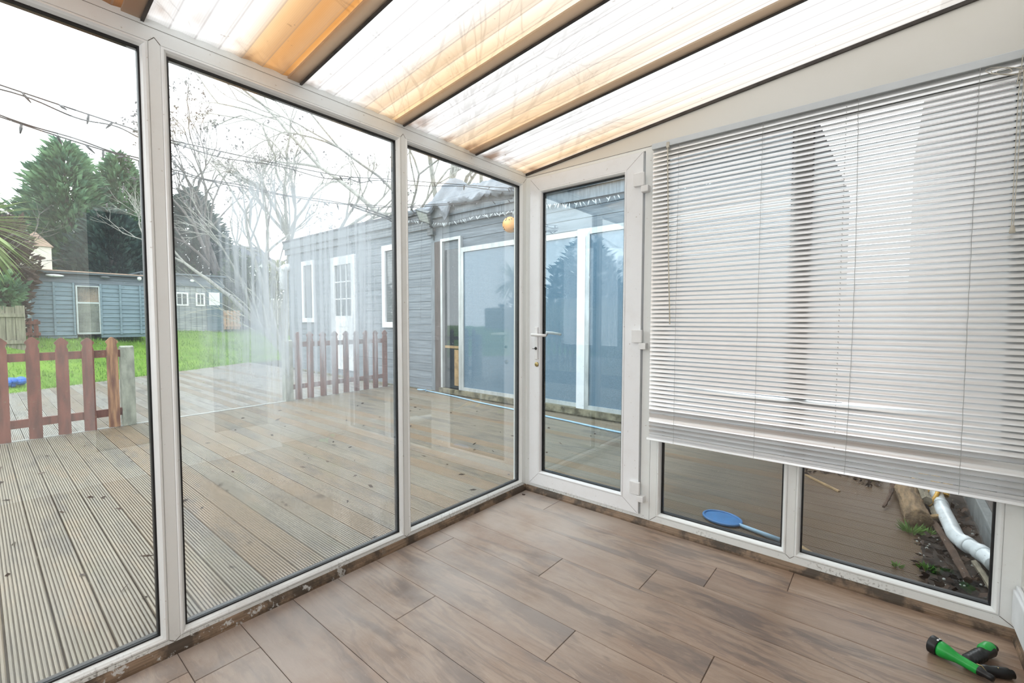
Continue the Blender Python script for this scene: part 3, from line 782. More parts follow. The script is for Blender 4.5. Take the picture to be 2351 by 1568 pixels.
def lawn_z(x, y):
    ex = -9.25 - .62*(y+1.8)
    d = max(0, min(1, (ex-x)/5.2)); s = d*d*(3-2*d)
    return -.13 + .86*s + .03*mnoise.noise(Vector((x*.5, y*.5, 0)))
b = MB(); ny, nx = 60, 40
for j in range(ny+1):
    y = -14 + 34*j/ny; ex = -9.25 - .62*(max(-6, min(y, 6))+1.8)
    for i in range(nx+1):
        x = ex - 22*(i/nx)**1.4; b.v.append((x, y, lawn_z(x, max(-6, min(y, 6)))))
b.f = [(j*(nx+1)+i, (j+1)*(nx+1)+i, (j+1)*(nx+1)+i+1, j*(nx+1)+i+1) for j in range(ny) for i in range(nx)]
struct(b.build('lawn', LAWN, smooth=True, fix=True), 'bright green lawn rising towards the sheds', 'lawn')
b = MB(); rd = random.Random(12)
for _ in range(16000):
    y = rd.uniform(-3.2, 6); ex = -9.25 - .62*(y+1.8); x = ex - .02 - 7*rd.random()**1.3
    z = lawn_z(x, y); h = rd.uniform(.04, .09); a = rd.uniform(0, 6.3); w = .011
    dx, dy = math.cos(a)*w, math.sin(a)*w; lx, ly = rd.uniform(-.03, .03), rd.uniform(-.03, .03)
    b.add([(x-dx, y-dy, z-.01), (x+dx, y+dy, z-.01), (x+lx, y+ly, z+h)], [(0,1,2)])
tag(b.build('grass', BLADE), 'short bright green grass blades covering the lawn', 'grass', kind='stuff')
# rough earth strip of the alley, outside walls of the house
b = MB(); nx, ny = 18, 60
for j in range(ny+1):
    for i in range(nx+1):
        x = 2.0 + .30*i/nx; y = .075 + 2.6*j/ny
        b.v.append((x, y, -.055 + .022*mnoise.noise(Vector((x*16, y*16, 1))) + .014*mnoise.noise(Vector((x*45, y*45, 4))) - (.02 if i == 0 else 0)))
b.f = [(j*(nx+1)+i, j*(nx+1)+i+1, (j+1)*(nx+1)+i+1, (j+1)*(nx+1)+i) for j in range(ny) for i in range(nx)]
struct(b.build('soil', SOIL, smooth=True), 'strip of dark wet soil between the deck and the brick wall', 'soil')
b = MB(); b.box(2.33, .075, -.2, 2.55, 16, 6.0); wh = struct(b.build('wall_outside', BRICK), 'brown brick house wall outside the right window', 'wall')
b = MB(); b.box(2.285, .075, -.15, 2.329, 16, .075); b.build('plinth', PLINTH, wh, bevel=.006)

# ================================================================== PICKET FENCES
def picket_poly(w, h, slope=.045):
    r = w/2
    return [(-r, 0), (r, 0), (r, h-.125), (r*.80, h-.095), (r*.86, h-.075), (r*1.12, h-.058), (r*1.05, h-.045), (r*.35, h-.008), (0, h), (-r*.35, h-.008), (-r*1.05, h-.045), (-r*1.12, h-.058), (-r*.86, h-.075), (-r*.80, h-.095), (-r, h-.125)]
def fence(name, label, ys, tops, post_y, rails, faded=()):
    t = thing(name, label, 'fence', (FX(ys[0]), ys[0], ZD))
    for y, zt in zip(ys, tops):
        x = FX(y)
        P = [(x+.012, y+a, ZD+.003+z) for a, z in picket_poly(.095, zt-ZD-.003)]
        b = MB(); b.prism(P, (.018, 0, 0))
        o = b.build('picket', FENCEW if y in faded else FENCER, t, fix=True)
        if y in faded: o['label'] = 'worn picket with bare weathered wood'
    ya, yb = min(ys+[post_y])-.0, max(ys+[post_y])
    for z0, z1 in rails:
        b = MB(); b.obox(((FX(ya)+FX(yb))/2-.006, (ya+yb)/2, (z0+z1)/2), ((FX(yb)-FX(ya))/2, (yb-ya)/2, 0), (.0175, 0, 0), (0, 0, (z1-z0)/2))
        b.build('rail', FENCER, t, fix=True)
    b = MB(); x = FX(post_y); b.box(x-.065, post_y-.058, ZD, x+.045, post_y+.058, .83)
    b.prism([(x-.065, post_y-.058, .83), (x+.045, post_y-.058, .83), (x-.01, post_y-.058, .845)], (0, .116, 0))
    b.build('post', POSTG, t, fix=True, bevel=.004, label='green grey square end post')
    return t
fence('picket_fence', 'red brown picket fence at the left of the deck with pointed pickets', [-2.79, -2.60, -2.405, -2.205, -1.99, -1.784, -1.587, -1.39], [.965]*5+[.952, .945, .948], -1.262, ((.075, .155), (.725, .805)), (-1.39,))
fence('picket_fence', 'red brown picket fence right of the deck gap running up to the garden room', [.718, .905, 1.118, 1.325, 1.525, 1.720, 1.909, 2.105, 2.308], [.96]*9, .568, ((.11, .18), (.735, .81)))

# ================================================================== GARDEN ROOM
GA = Vector((-4.673, 2.56)); GE = Vector((4.195, -.10)).normalized(); GN = Vector((GE.y, -GE.x))   # GN points to the camera side
def G(s, o, z): p = GA + GE*s + GN*o; return (p.x, p.y, z)
def gbox(b, s0, s1, z0, z1, o0, o1):
    c = GA + GE*((s0+s1)/2) + GN*((o0+o1)/2)
    b.obox((c.x, c.y, (z0+z1)/2), (GE.x*(s1-s0)/2, GE.y*(s1-s0)/2, 0), (GN.x*abs(o1-o0)/2, GN.y*abs(o1-o0)/2, 0), (0, 0, abs(z1-z0)/2))
GR = thing('garden_room', 'long grey boarded garden room with white door, windows and sliding glass doors beyond the deck', 'outbuilding', G(0, 0, ZD))
GS0, GS1 = -4.85, 6.0
HT = lambda s: 2.995 if s < -2 else 2.995 - .022*(s+2)
b = MB()                                              # shiplap: each course slightly lapped
openings = [(-4.05, -3.45, 1.09, 2.48), (-2.62, -1.66, .10, 2.45), (-.70, -.02, 1.0, 2.49)]
def clad_cols(lo, hi):
    cuts = sorted({lo, hi} | {c for o in openings for c in o[:2] if lo < c < hi})
    return list(zip(cuts[:-1], cuts[1:]))
for s0, s1 in clad_cols(GS0, .72):
    z = ZD-.06
    op = [o for o in openings if o[0] <= s0+1e-6 and o[1] >= s1-1e-6]
    while z < 2.96:
        z1 = min(z+.130, 2.98)
        for a, c in ([(z, z1)] if not op else [(z, min(z1, op[0][2])), (max(z, op[0][3]), z1)]):
            if c-a < .004: continue
            pts = [G(s0, .002, a), G(s0, .012, a), G(s0, .012, a+.010), G(s0, .006, c), G(s0, .002, c)]
            b.prism(pts, Vector(G(s1, 0, 0))-Vector(G(s0, 0, 0)))
        z += .130
gbox(b, GS0, .72, ZD-.06, 2.97, -.10, .0)
b.build('cladding', CLAD, GR, fix=True)
b = MB(); gbox(b, .735, GS1, 2.24, 2.93, -.10, .0)
for k in range(5): gbox(b, 1.0, GS1, 2.255+k*.135, 2.255+k*.135+.128, .0, .012)
gbox(b, .735, 1.0, 2.40, 2.93, .0, .02)
b.build('header_boards', CLAD, GR, fix=True, label='grey boards above the sliding doors')
b = MB()                                             # body behind, roof and fascia
gbox(b, GS0, GS0+.02, ZD-.06, 2.95, -3.0, -.10); gbox(b, GS1-.1, GS1, ZD-.06, 2.9, -3.0, -.10); gbox(b, GS0, GS1, ZD-.06, 2.9, -3.1, -3.0)
b.build('rear_walls', CLAD, GR, fix=True)
b = MB(); P = [G(GS0-.12, .10, 3.02), G(GS1, .10, 2.87), G(GS1, -3.2, 2.80), G(GS0-.12, -3.2, 2.95)]
b.prism(P, (0, 0, .035)); b.build('flat_roof', ROOFFELT, GR, fix=True)
b = MB()
for o0, o1, dz0, dz1 in ((.055, .085, -.165, 0.0), (.02, .05, -.30, -.165)):
    P = [G(GS0-.1, o0, 3.02+dz0), G(GS1, o0, 2.87+dz0), G(GS1, o0, 2.87+dz1), G(GS0-.1, o0, 3.02+dz1)]
    b.prism(P, (GN.x*(o1-o0), GN.y*(o1-o0), 0))
b.build('fascia', GREYTRIM, GR, fix=True)
# windows and door of the left part
def white_window(s0, s1, z0, z1, fw, cols=1, rows=1, name='window'):
    w = MB(); gbox(w, s0, s0+fw, z0, z1, .0, .045); gbox(w, s1-fw, s1, z0, z1, .0, .045); gbox(w, s0+fw, s1-fw, z0, z0+fw, .0, .045); gbox(w, s0+fw, s1-fw, z1-fw, z1, .0, .045)
    o = w.build(name, WHITEW, GR, fix=True)
    p = MB(); gbox(p, s0+fw, s1-fw, z0+fw, z1-fw, .005, .013); p.build('pane', PANEG, o, fix=True)
    return o
white_window(-4.06, -3.44, 1.08, 2.49, .10)
white_window(-.71, -.02, 1.0, 2.50, .10)
dw = MB(); s0, s1, z0, z1 = -2.64, -1.66, .10, 2.45
gbox(dw, s0, s0+.15, z0, z1, .0, .05); gbox(dw, s1-.15, s1, z0, z1, .0, .05); gbox(dw, s0+.15, s1-.15, 2.28, z1, .0, .05); gbox(dw, s0+.15, s1-.15, z0, 1.22, .0, .04)
gbox(dw, s0+.28, s1-.28, 1.00, 1.12, .04, .052); gbox(dw, s0+.28, s1-.28, .3, .85, .04, .052)
dr_ = dw.build('white_door', WHITEW, GR, fix=True)
p = MB(); gbox(p, s0+.15, s1-.15, 1.22, 2.28, .008, .016); p.build('pane', PANEG, dr_, fix=True)
gb = MB()
for k in (1, 2):
    c = s0+.15 + (s1-s0-.30)*k/3; gbox(gb, c-.012, c+.012, 1.22, 2.28, .016, .03)
    c = 1.22 + 1.06*k/3; gbox(gb, s0+.15, s1-.15, c-.012, c+.012, .016, .03)
gb.build('glazing_bars', WHITEW, dr_, fix=True)
hb = MB(); hb.tube([G(s0+.06, .05, 1.28), G(s0+.06, .10, 1.28), G(s0+.18, .10, 1.28)], .012, 8); hb.build('door_handle', WHITEP, dr_)
# corner trim, post
b = MB(); gbox(b, .72, .83, ZD-.05, 2.40, .0, .035); b.build('corner_board', GREYTRIM, GR, fix=True)
b = MB(); gbox(b, .835, .985, ZD-.05, 2.40, -.02, .05); b.build('corner_post', BROWNPOST, GR, fix=True, label='dark brown stained post')
# narrow side light
b = MB(); gbox(b, .99, 1.035, .0, 2.43, -.02, .06); gbox(b, 1.42, 1.47, .0, 2.43, -.02, .06); gbox(b, 1.035, 1.42, 2.385, 2.43, -.02, .06); gbox(b, 1.035, 1.42, .0, .05, -.02, .06)
sl = b.build('side_light', ALU, GR, fix=True)
p = MB(); gbox(p, 1.035, 1.42, .05, 2.385, .0, .008); p.build('pane', PANED, sl, fix=True)
b = MB(); gbox(b, 1.05, 1.41, .69, .73, .009, .02); gbox(b, 1.27, 1.40, .10, .67, .009, .016); b.build('shelf', STICK, sl, fix=True)
# sliding doors
def slider(s0, s1, off, zt=2.245, zb=.05, st=.055):
    b = MB(); gbox(b, s0, s0+st, zb, zt, off, off+.04); gbox(b, s1-st, s1, zb, zt, off, off+.04); gbox(b, s0+st, s1-st, zt-.07, zt, off, off+.04); gbox(b, s0+st, s1-st, zb, zb+.05, off, off+.04)
    o = b.build('sliding_door', ALU, GR, fix=True)
    p = MB(); gbox(p, s0+st, s1-st, zb+.05, zt-.07, off+.014, off+.022); p.build('pane', PANEB, o, fix=True)
slider(1.475, 2.62, .02); slider(2.60, 3.62, -.03); slider(3.70, 4.80, .02); slider(4.78, 5.9, -.03)
b = MB(); gbox(b, 3.585, 3.70, .02, 2.245, -.03, .065); b.build('mullion_post', WHITEW, GR, fix=True, label='white mullion with peeling paint')
b = MB(); gbox(b, .99, GS1, -.025, .05, -.05, .10); b.build('timber_sill', MOSS, GR, fix=True)
b = MB(); gbox(b, .70, GS1, -.16, -.03, -.05, .07); gbox(b, GS0, .72, -.16, -.035, -.02, .03); b.build('base_board', MOSS, GR, fix=True)
b = MB(); b.tube([G(-4.75, .04, 2.42), G(-4.98, .04, 2.42), G(-5.05, .04, 2.38), G(-5.08, .04, 2.30), G(-5.08, .04, 1.9)], .09, 10); b.build('downpipe', WHITEW, GR, smooth=True, label='white drainpipe elbow at the far end')

# tarpaulin draped over the roof edge
b = MB(); NU, NV = 90, 26; rd = random.Random(4)
for i in range(NU+1):
    s = .05 + 3.1*i/NU
    lift = .52*math.exp(-((s-.95)/.30)**2) + .34*math.exp(-((s-1.55)/.35)**2) + .40*math.exp(-((s-2.15)/.34)**2) + .30*math.exp(-((s-2.9)/.4)**2)
    hang = .07 + .22*max(0, mnoise.noise(Vector((s*2.3, 1.7, 0)))) + .24*math.exp(-((s-1.22)/.085)**2) + .12*math.exp(-((s-.82)/.10)**2)
    for j in range(NV+1):
        t = j/NV
        f = .075*(.35-abs(mnoise.noise(Vector((s*4.2+t*2.2, t*2.6, 2.0))))*2) + .045*(.3-abs(mnoise.noise(Vector((s*8-t*5, t*5, 5.0))))*2)
        fade = min(1, s/.3)
        if t < .6:
            k = t/.6; o = -.75 + .90*k; z = HT(s) - .015 + (lift*math.sin(math.pi*min(1, k*1.02))**.8 + f*k + .03)*fade
        else:
            k = (t-.6)/.4; o = .15 + .035*math.sin(k*3) + f*.5; z = HT(s) - .015 + (lift*.08 + f*(1-k*.5) + .03)*fade - hang*k
        p = GA + GE*s + GN*o; b.v.append((p.x, p.y, z))
b.f = [(i*(NV+1)+j, i*(NV+1)+j+1, (i+1)*(NV+1)+j+1, (i+1)*(NV+1)+j) for i in range(NU) for j in range(NV)]
tp = tag(b.build('tarpaulin', TARP, smooth=True), 'crumpled pale grey tarpaulin hanging over the edge of the garden room roof', 'tarpaulin')
sm = tp.modifiers.new('s', 'SOLIDIFY'); sm.thickness = .004
# floodlight
FLT = thing('floodlight', 'square dark floodlight on a bracket below the torn tarpaulin', 'light', G(.80, .12, 2.80))
b = MB(); ex = Vector((GE.x, GE.y, 0)); en = Vector((GN.x, GN.y, 0))
fn = (en*.62 + ex*-.10 + Vector((0,0,-.45))).normalized(); fu = (ex + Vector((0,0,-.42))).normalized(); fu = (fu - fn*fu.dot(fn)).normalized(); fv = fn.cross(fu)
fc = Vector(G(.86, .27, 2.775)); b.obox(fc, fu*.15, fv*.105, fn*.028); bd = b.build('lamp_body', LAMPB, FLT, fix=True, bevel=.008)
b = MB(); b.obox(fc + fn*.0285, fu*.118, fv*.078, fn*.002); b.build('lamp_glass', LAMPG, FLT, fix=True)
b = MB(); b.tube([fc - fn*.02, Vector(G(.80, .10, 2.66)), Vector(G(.80, .03, 2.60))], .018, 8); gbox(b, .70, .84, 2.52, 2.62, .02, .09); b.build('bracket', LAMPB, FLT, fix=True)
b = MB(); b.tube([G(.80, .05, 2.52), G(.795, .03, 2.44)], .014, 6); b.build('sensor', LAMPB, FLT)
# orange ball lantern
b = MB(); bc = Vector(G(2.61, .20, 2.415)); b.ell(bc, .105, 18, 12)
ob = tag(b.build('ball_lantern', ORANGE, smooth=True), 'round orange ball lantern with dark dots hanging on the garden room wall', 'lantern')
b = MB(); rd = random.Random(2)
for k in range(26):
    a, e = rd.uniform(0, 6.28), rd.uniform(-1, 1); d = Vector((math.cos(a)*math.cos(e), math.sin(a)*math.cos(e), math.sin(e))); b.ell(bc+d*.104, .008, 6, 4)
b.build('spots', CABLE, ob, kind='stuff')
b = MB(); b.tube([bc+Vector((0,0,.10)), G(2.61, .06, 2.74)], .003, 5); b.build('hanging_string', CABLE, ob)

# ---- string lights ----
def smooth_path(P, n):
    out = []; m = len(P)
    for i in range(n+1):
        t = i/n*(m-1); k = min(int(t), m-2); f = t-k
        p0, p1, p2, p3 = (Vector(P[max(0, min(m-1, k+q))]) for q in (-1, 0, 1, 2))
        out.append(.5*((2*p1) + (p2-p0)*f + (2*p0-5*p1+4*p2-p3)*f*f + (3*p1-p0-3*p2+p3)*f**3))
    return out
def string_lights(label, P, nb, bm, r=.0042, off=.028, bl=.06, seed=0, group=None):
    t = thing('string_lights', label, 'string lights', tuple(P[0]), group)
    pts = smooth_path(P, 120); rd = random.Random(seed)
    b = MB(); b.tube(pts, r, 5)
    if off: b.tube([p + Vector((0, 0, off*(.7+.3*math.sin(i*.5)))) for i, p in enumerate(pts)], r, 5)
    b.build('cable', CABLE, t)
    pr = None
    for k in range(nb):
        p = pts[int((k+.5)/nb*120)]
        if not pr:
            b = MB(); b.tube([(0,0,0), (0,0,-bl*.45), (0,0,-bl)], [.005, .008, .003], 6); pr = b.build('bulb', bm, t, smooth=True); o = pr
        else: o = pr.copy(); COL.objects.link(o)
        o.parent = t; o.matrix_parent_inverse = Matrix.Identity(4); o.location = p - t.location
        o.rotation_euler = (rd.uniform(-.9, .9), rd.uniform(-.9, .9), 0)
    return t
string_lights('upper strand of string lights sagging across the sky outside the left panes', [(-2, -3.3, 2.56), (-2, -2.21, 2.445), (-2, -1.60, 2.385), (-2, -1.42, 2.378), (-2, -.266, 2.434), (-2, .378, 2.542), (-2.05, 2.35, 2.90)], 30, BULBD, off=-.045, seed=1)
string_lights('lower strand of string lights passing in front of the conifer tops', [(-2, -3.3, 2.48), (-2, -2.216, 2.269), (-2, -1.609, 2.190), (-2, -1.21, 2.154), (-2, -.3, 2.18), (-2, .6, 2.31), (-2.1, 2.38, 2.78)], 34, BULBD, off=.018, seed=2)
string_lights('pale fairy lights strung along the garden room wall below the tarpaulin', [G(.1, .14, 2.86), G(.75, .12, 2.73), G(1.2, .10, 2.66), G(1.9, .10, 2.66), G(2.5, .10, 2.63), G(3.1, .10, 2.62), G(3.6, .10, 2.56), G(4.3, .10, 2.55), G(5.2, .10, 2.5)], 95, BULB, r=.0018, off=.012, bl=.07, seed=3)
OC = thing('overhead_cable', 'pair of thick dark cables slanting above the far part of the garden room roof', 'cable', (-3, .51, 2.49))
b = MB(); b.tube([(-3.0, .51, 2.49), (-3.0, 1.018, 2.433), (-3.12, 1.25, 2.415), G(-.16, .1, 2.97)], .011, 6); b.build('cable', CABLE, OC)
b = MB(); b.tube([(-3.0, .51, 2.465), (-3.0, 1.018, 2.405), (-3.12, 1.25, 2.385), G(-.17, .1, 2.95)], .011, 6); b.build('cable', CABLE, OC)

# ---- blue hose along the deck edge ----
b = MB(); b.tube(smooth_path([(-4.05, 2.44, -.035), (-3.3, 2.36, -.035), (-2.6, 2.24, -.036), (-1.84, 2.16, -.036), (-1.0, 2.06, -.036), (-.24, 1.955, -.036), (.8, 1.93, -.036), (1.3, 1.95, -.036)], 60), .011, 8)
b.tube([(-4.05+.10*math.cos(a), 2.38+.05*math.sin(a), -.033+.004*a) for a in [k*.5 for k in range(14)]], .010, 6)
tag(b.build('garden_hose', HOSEB, smooth=True), 'thin pale blue hose lying along the foot of the garden room', 'hose')

# ================================================================== SHEDS AND FENCES AT THE END OF THE GARDEN
def plank_wall(b, x, y0, y1, z0, z1, n, d=.02, lap=.02):
    for k in range(n):
        a, c = z0+(z1-z0)*k/n, z0+(z1-z0)*(k+1)/n
        b.prism([(x, y0, a), (x+d+lap, y0, a), (x+d, y0, c), (x, y0, c)], (0, y1-y0, 0))
SH = thing('shed', 'long pale blue boarded shed at the end of the lawn with a mesh door', 'shed', (-14.6, -.4, .72))
b = MB(); plank_wall(b, -14.03, -1.42, -.68, .74, 2.06, 12); plank_wall(b, -14.03, -.19, .80, .76, 2.06, 12); b.box(-15.9, -1.42, .66, -14.03, -.66, 2.2); b.box(-15.9, -.20, .66, -14.03, .80, 2.2); b.box(-15.9, -1.42, .66, -15.8, .80, 2.2)
b.build('board_wall', SHEDM, SH, fix=True)
b = MB(); plank_wall(b, -14.03, -1.44, .80, 2.06, 2.27, 2); b.box(-14.05, -.68, 2.0, -14.0, -.19, 2.06); b.build('fascia', SHEDF, SH, fix=True)
b = MB()
for y in (-1.42, -1.05, -.70, -.19, .20, .62): b.box(-14.0, y-.02, .74, -13.965, y+.02, 2.06)
b.build('battens', SHEDM, SH, fix=True)
b = MB(); b.prism([(-16.1, -1.62, 2.30), (-13.86, -1.62, 2.27), (-13.86, .86, 2.30), (-16.1, .86, 2.33)], (0, 0, .055)); b.build('roof', SHEDF, SH, fix=True)
b = MB(); b.box(-13.88, -1.62, 2.325, -13.84, .86, 2.352); b.build('roof_edge', ROOFEDGE, SH)
b = MB(); b.box(-14.02, -.665, .76, -13.97, -.63, 2.0); b.box(-14.02, -.235, .76, -13.97, -.20, 2.0); b.box(-14.02, -.63, .76, -13.97, -.235, .80); b.box(-14.02, -.63, 1.54, -13.965, -.235, 1.585); b.box(-14.02, -.63, 1.97, -13.97, -.235, 2.0)
md = b.build('mesh_door', MESHW, SH)
b = MB()
for k in range(1, 14): b.box(-13.975, -.63+.395*k/14-.002, .80, -13.972, -.63+.395*k/14+.002, 1.97)
for k in range(1, 30): b.box(-13.975, -.63, .80+1.17*k/30-.002, -13.972, -.235, .80+1.17*k/30+.002)
b.build('wire_mesh', MESHW, md)
b = MB(); b.box(-14.2, -.66, 1.56, -14.15, -.2, 2.0); b.build('inner_board', SHEDIN, SH); b = MB(); b.box(-14.2, -.66, .74, -14.15, -.2, 1.555); b.build('inner_board', SHEDIN2, SH)
b = MB(); b.ell((-13.90, -1.03, 2.215), (.06, .17, .035), 12, 6); b.build('bulkhead_lamp', WHITEW, SH, smooth=True)
b = MB(); b.ell((-13.92, -.10, 2.24), (.08, .11, .04), 10, 6); b.build('dark_lamp', LAMPB, SH, smooth=True)
b = MB(); b.ell((-13.90, .60, 2.26), (.06, .05, .06), 10, 6); b.build('small_lamp', WHITEW, SH, smooth=True)

S2 = thing('shed', 'smaller weathered shed with two little windows and a dark blue door', 'shed', (-17.5, 2.8, .7))
b = MB(); b.box(-19.0, 1.3, .60, -17.0, 3.56, 2.30)
for k in range(14):
    y = 1.3 + 2.2*k/13; b.box(-17.0, y-.075, .66, -16.985, y+.060, 2.30)
b.build('board_wall', SHED2, S2)
b = MB(); b.box(-19.1, 1.2, 2.30, -16.92, 3.62, 2.42); b.prism([(-19.2, 1.2, 2.70), (-16.85, 1.2, 2.66), (-16.85, 3.66, 2.68), (-19.2, 3.66, 2.72)], (0,0,.05)); plank_wall(b, -16.98, 1.2, 3.58, 2.42, 2.66, 2); b.build('roof', SHEDF, S2, fix=True)
for y0, y1 in ((2.13, 2.50), (2.72, 3.00)):
    b = MB(); b.box(-16.985, y0, 1.62, -16.955, y1, 2.08); w = b.build('window', WHITEW, S2)
    b = MB(); b.box(-16.956, y0+.05, 1.67, -16.950, (y0+y1)/2-.015, 2.03); b.box(-16.956, (y0+y1)/2+.015, 1.67, -16.950, y1-.05, 2.03); b.build('pane', PANEG, w)
b = MB(); b.box(-16.985, 3.05, .74, -16.95, 3.54, 2.24); dd = b.build('door', SHED2D, S2)
b = MB(); b.box(-16.951, 3.12, 1.66, -16.942, 3.46, 2.12); w = b.build('window', WHITEW, dd)
b = MB(); b.ell((-16.93, 2.62, 2.50), (.03, .07, .05), 8, 5); b.build('round_plate', WHITEW, S2)
def board_fence(name, label, pts, z0, z1, n, mtl, wdt=.9, th=.02, base=None, point=False):
    t = thing(name, label, 'fence', (pts[0][0], pts[0][1], z0)); p, q = Vector(pts[0]), Vector(pts[1]); d = (q-p)/n; u = d.normalized(); nn = Vector((-u.y, u.x))*th/2
    b = MB()
    for k in range(n):
        a = p + d*k; c = a + d*wdt; h = z1 + .015*math.sin(k*2.3)
        b.prism([(a.x, a.y, z0), (c.x, c.y, z0), (c.x, c.y, h), (a.x, a.y, h)], (nn.x*2, nn.y*2, 0))
    b.build('board_panel', mtl, t, fix=True)
    b = MB()
    for z in (z0+.2*(z1-z0), z0+.8*(z1-z0)): b.obox(((p.x+q.x)/2 - nn.x*2, (p.y+q.y)/2 - nn.y*2, z), ((q-p)/2).to_3d(), (nn*1.5).to_3d(), (0, 0, .04))
    b.build('rail', mtl, t, fix=True)
    return t
board_fence('panel_fence', 'green grey board fence at the far left edge beyond the pickets', ((-13.2, -2.6), (-12.6, -1.62)), .45, 1.42, 7, OLDWOOD)
board_fence('picket_gate', 'three brown fence pickets beside the left corner of the mesh shed', ((-13.5, -1.66), (-13.5, -1.34)), .70, 1.15, 3, FENCER, .72)
board_fence('short_fence', 'orange wooden fence section right of the weathered shed', ((-17, 3.58), (-17, 4.15)), .78, 1.47, 5, NEWWOOD, .8)
board_fence('boundary_fence', 'faded grey boundary fence at the back of the lawn', ((-18.2, 4.7), (-16.5, 7.6)), .40, 1.95, 22, OLDWOOD, .95)
board_fence('boundary_fence', 'tall side fence under the trees along the far left of the garden', ((-13.0, -7.5), (1.0, -7.5)), -.2, 1.7, 90, OLDWOOD, .95)
b = MB(); rd = random.Random(9)
for k in range(7): b.ell((-10.05+rd.uniform(-.09, .09), -1.93+rd.uniform(-.10, .10), -.02+rd.uniform(0, .09)), (rd.uniform(.07, .11), rd.uniform(.07, .11), rd.uniform(.06, .09)), 8, 6)
tag(b.build('plastic_bag', BLUEB), 'scrunched bright blue plastic bag on the ground behind the left picket fence', 'bag')
HS = thing('house', 'cream gabled outbuilding glimpsed behind the left end of the mesh shed', 'house', (-17.5, -1.4, .7))
b = MB(); b.box(-18.3, -1.45, .5, -17.5, -.77, 3.30); b.build('wall', CREAM, HS)
b = MB(); b.prism([(-17.45, -1.52, 3.30), (-17.45, -.72, 3.30), (-17.45, -1.1, 3.72)], (-.9, 0, 0)); b.build('roof', ROOFEDGE, HS, fix=True)
HS = thing('house', 'distant white house behind the bare trees left of the garden room', 'house', (-34, 11.5, 2))
b = MB(); b.box(-40, 10.6, 1, -34, 12.4, 5.3); b.build('wall', WHITEW, HS)
b = MB(); b.prism([(-40.2, 10.5, 5.3), (-33.8, 10.5, 5.3), (-37, 10.5, 6.9)], (0, 2.1, 0)); b.build('roof', ROOFFELT, HS, fix=True)

# ================================================================== TREES
def leaf_card(b, p, d, L, W, rd):
    d = d.normalized(); u = d.orthogonal().normalized(); a = rd.uniform(0, 6.28); u = (u*math.cos(a) + d.cross(u)*math.sin(a))
    b.add([p, p + d*L*.45 + u*W, p + d*L, p + d*L*.45 - u*W], [(0,1,2,3)])
def conifer(name, label, loc, h, r, mtl, seed, n=9000, group=None, sway=.0):
    rd = random.Random(seed); t = thing(name, label, 'tree', loc, group)
    x, y, z0 = loc; b = MB()
    for _ in range(n):
        k = rd.random()**.75                                  # 0 top .. 1 bottom
        z = z0 + h*(1-k*.95); a = rd.uniform(0, 6.2832)
        lob = 1 + .26*math.sin(a*5+seed) + .30*mnoise.noise(Vector((math.cos(a)*2, math.sin(a)*2, z*.8+seed)))
        rr = r*(k**.72)*lob; q = rd.random()**.35*rr
        p = Vector((x + q*math.cos(a), y + q*math.sin(a), z + rd.uniform(-.15, .15)))
        d = Vector((math.cos(a), math.sin(a), rd.uniform(.05, .9)))
        L = rd.uniform(.22, .48); leaf_card(b, p, d + Vector((rd.uniform(-.4, .4), rd.uniform(-.4, .4), rd.uniform(-.2, .2))), L, L*.17, rd)
    b.build('foliage', mtl, t)
    b = MB(); b.tube([(x, y, z0-.3), (x, y, z0+h*.5), (x, y, z0+h*.93)], [.22, .14, .02], 7); b.build('trunk', BARKD, t)
    return t
conifer('conifer', 'tall green conifer behind the middle of the mesh shed', (-22, .05, .9), 6.75, 2.25, CON1, 1, 11000)
conifer('conifer', 'green conifer just left of the first mullion, right of the tallest one', (-22.8, 1.75, .9), 6.95, 2.2, CON1, 2, 10000)
conifer('conifer', 'darker conifer at the left edge of the glass behind the strap leaves', (-20.6, -2.75, .6), 5.75, 2.0, CON2, 3, 9000)
conifer('conifer', 'broad dark evergreen behind the weathered shed seen through the misted pane', (-23, 4.3, .9), 6.1, 2.5, CON2, 4, 10000)
conifer('conifer', 'dark low evergreen between the two sheds', (-20, 1.0, .8), 4.2, 2.0, CON2, 5, 8000)
for i, (x, y, h, r) in enumerate(((-8.2, -9.2, 4.6, 1.9), (-11.5, -10.5, 6.0, 2.4), (-5.2, -9.6, 3.7, 1.8), (-2.0, -9.8, 4.4, 1.9))):
    conifer('conifer', 'evergreen behind the side fence, mirrored in the glass of the garden room', (x, y, -.2), h, r, CON2, 20+i, 3500, 'evergreens behind the side fence')

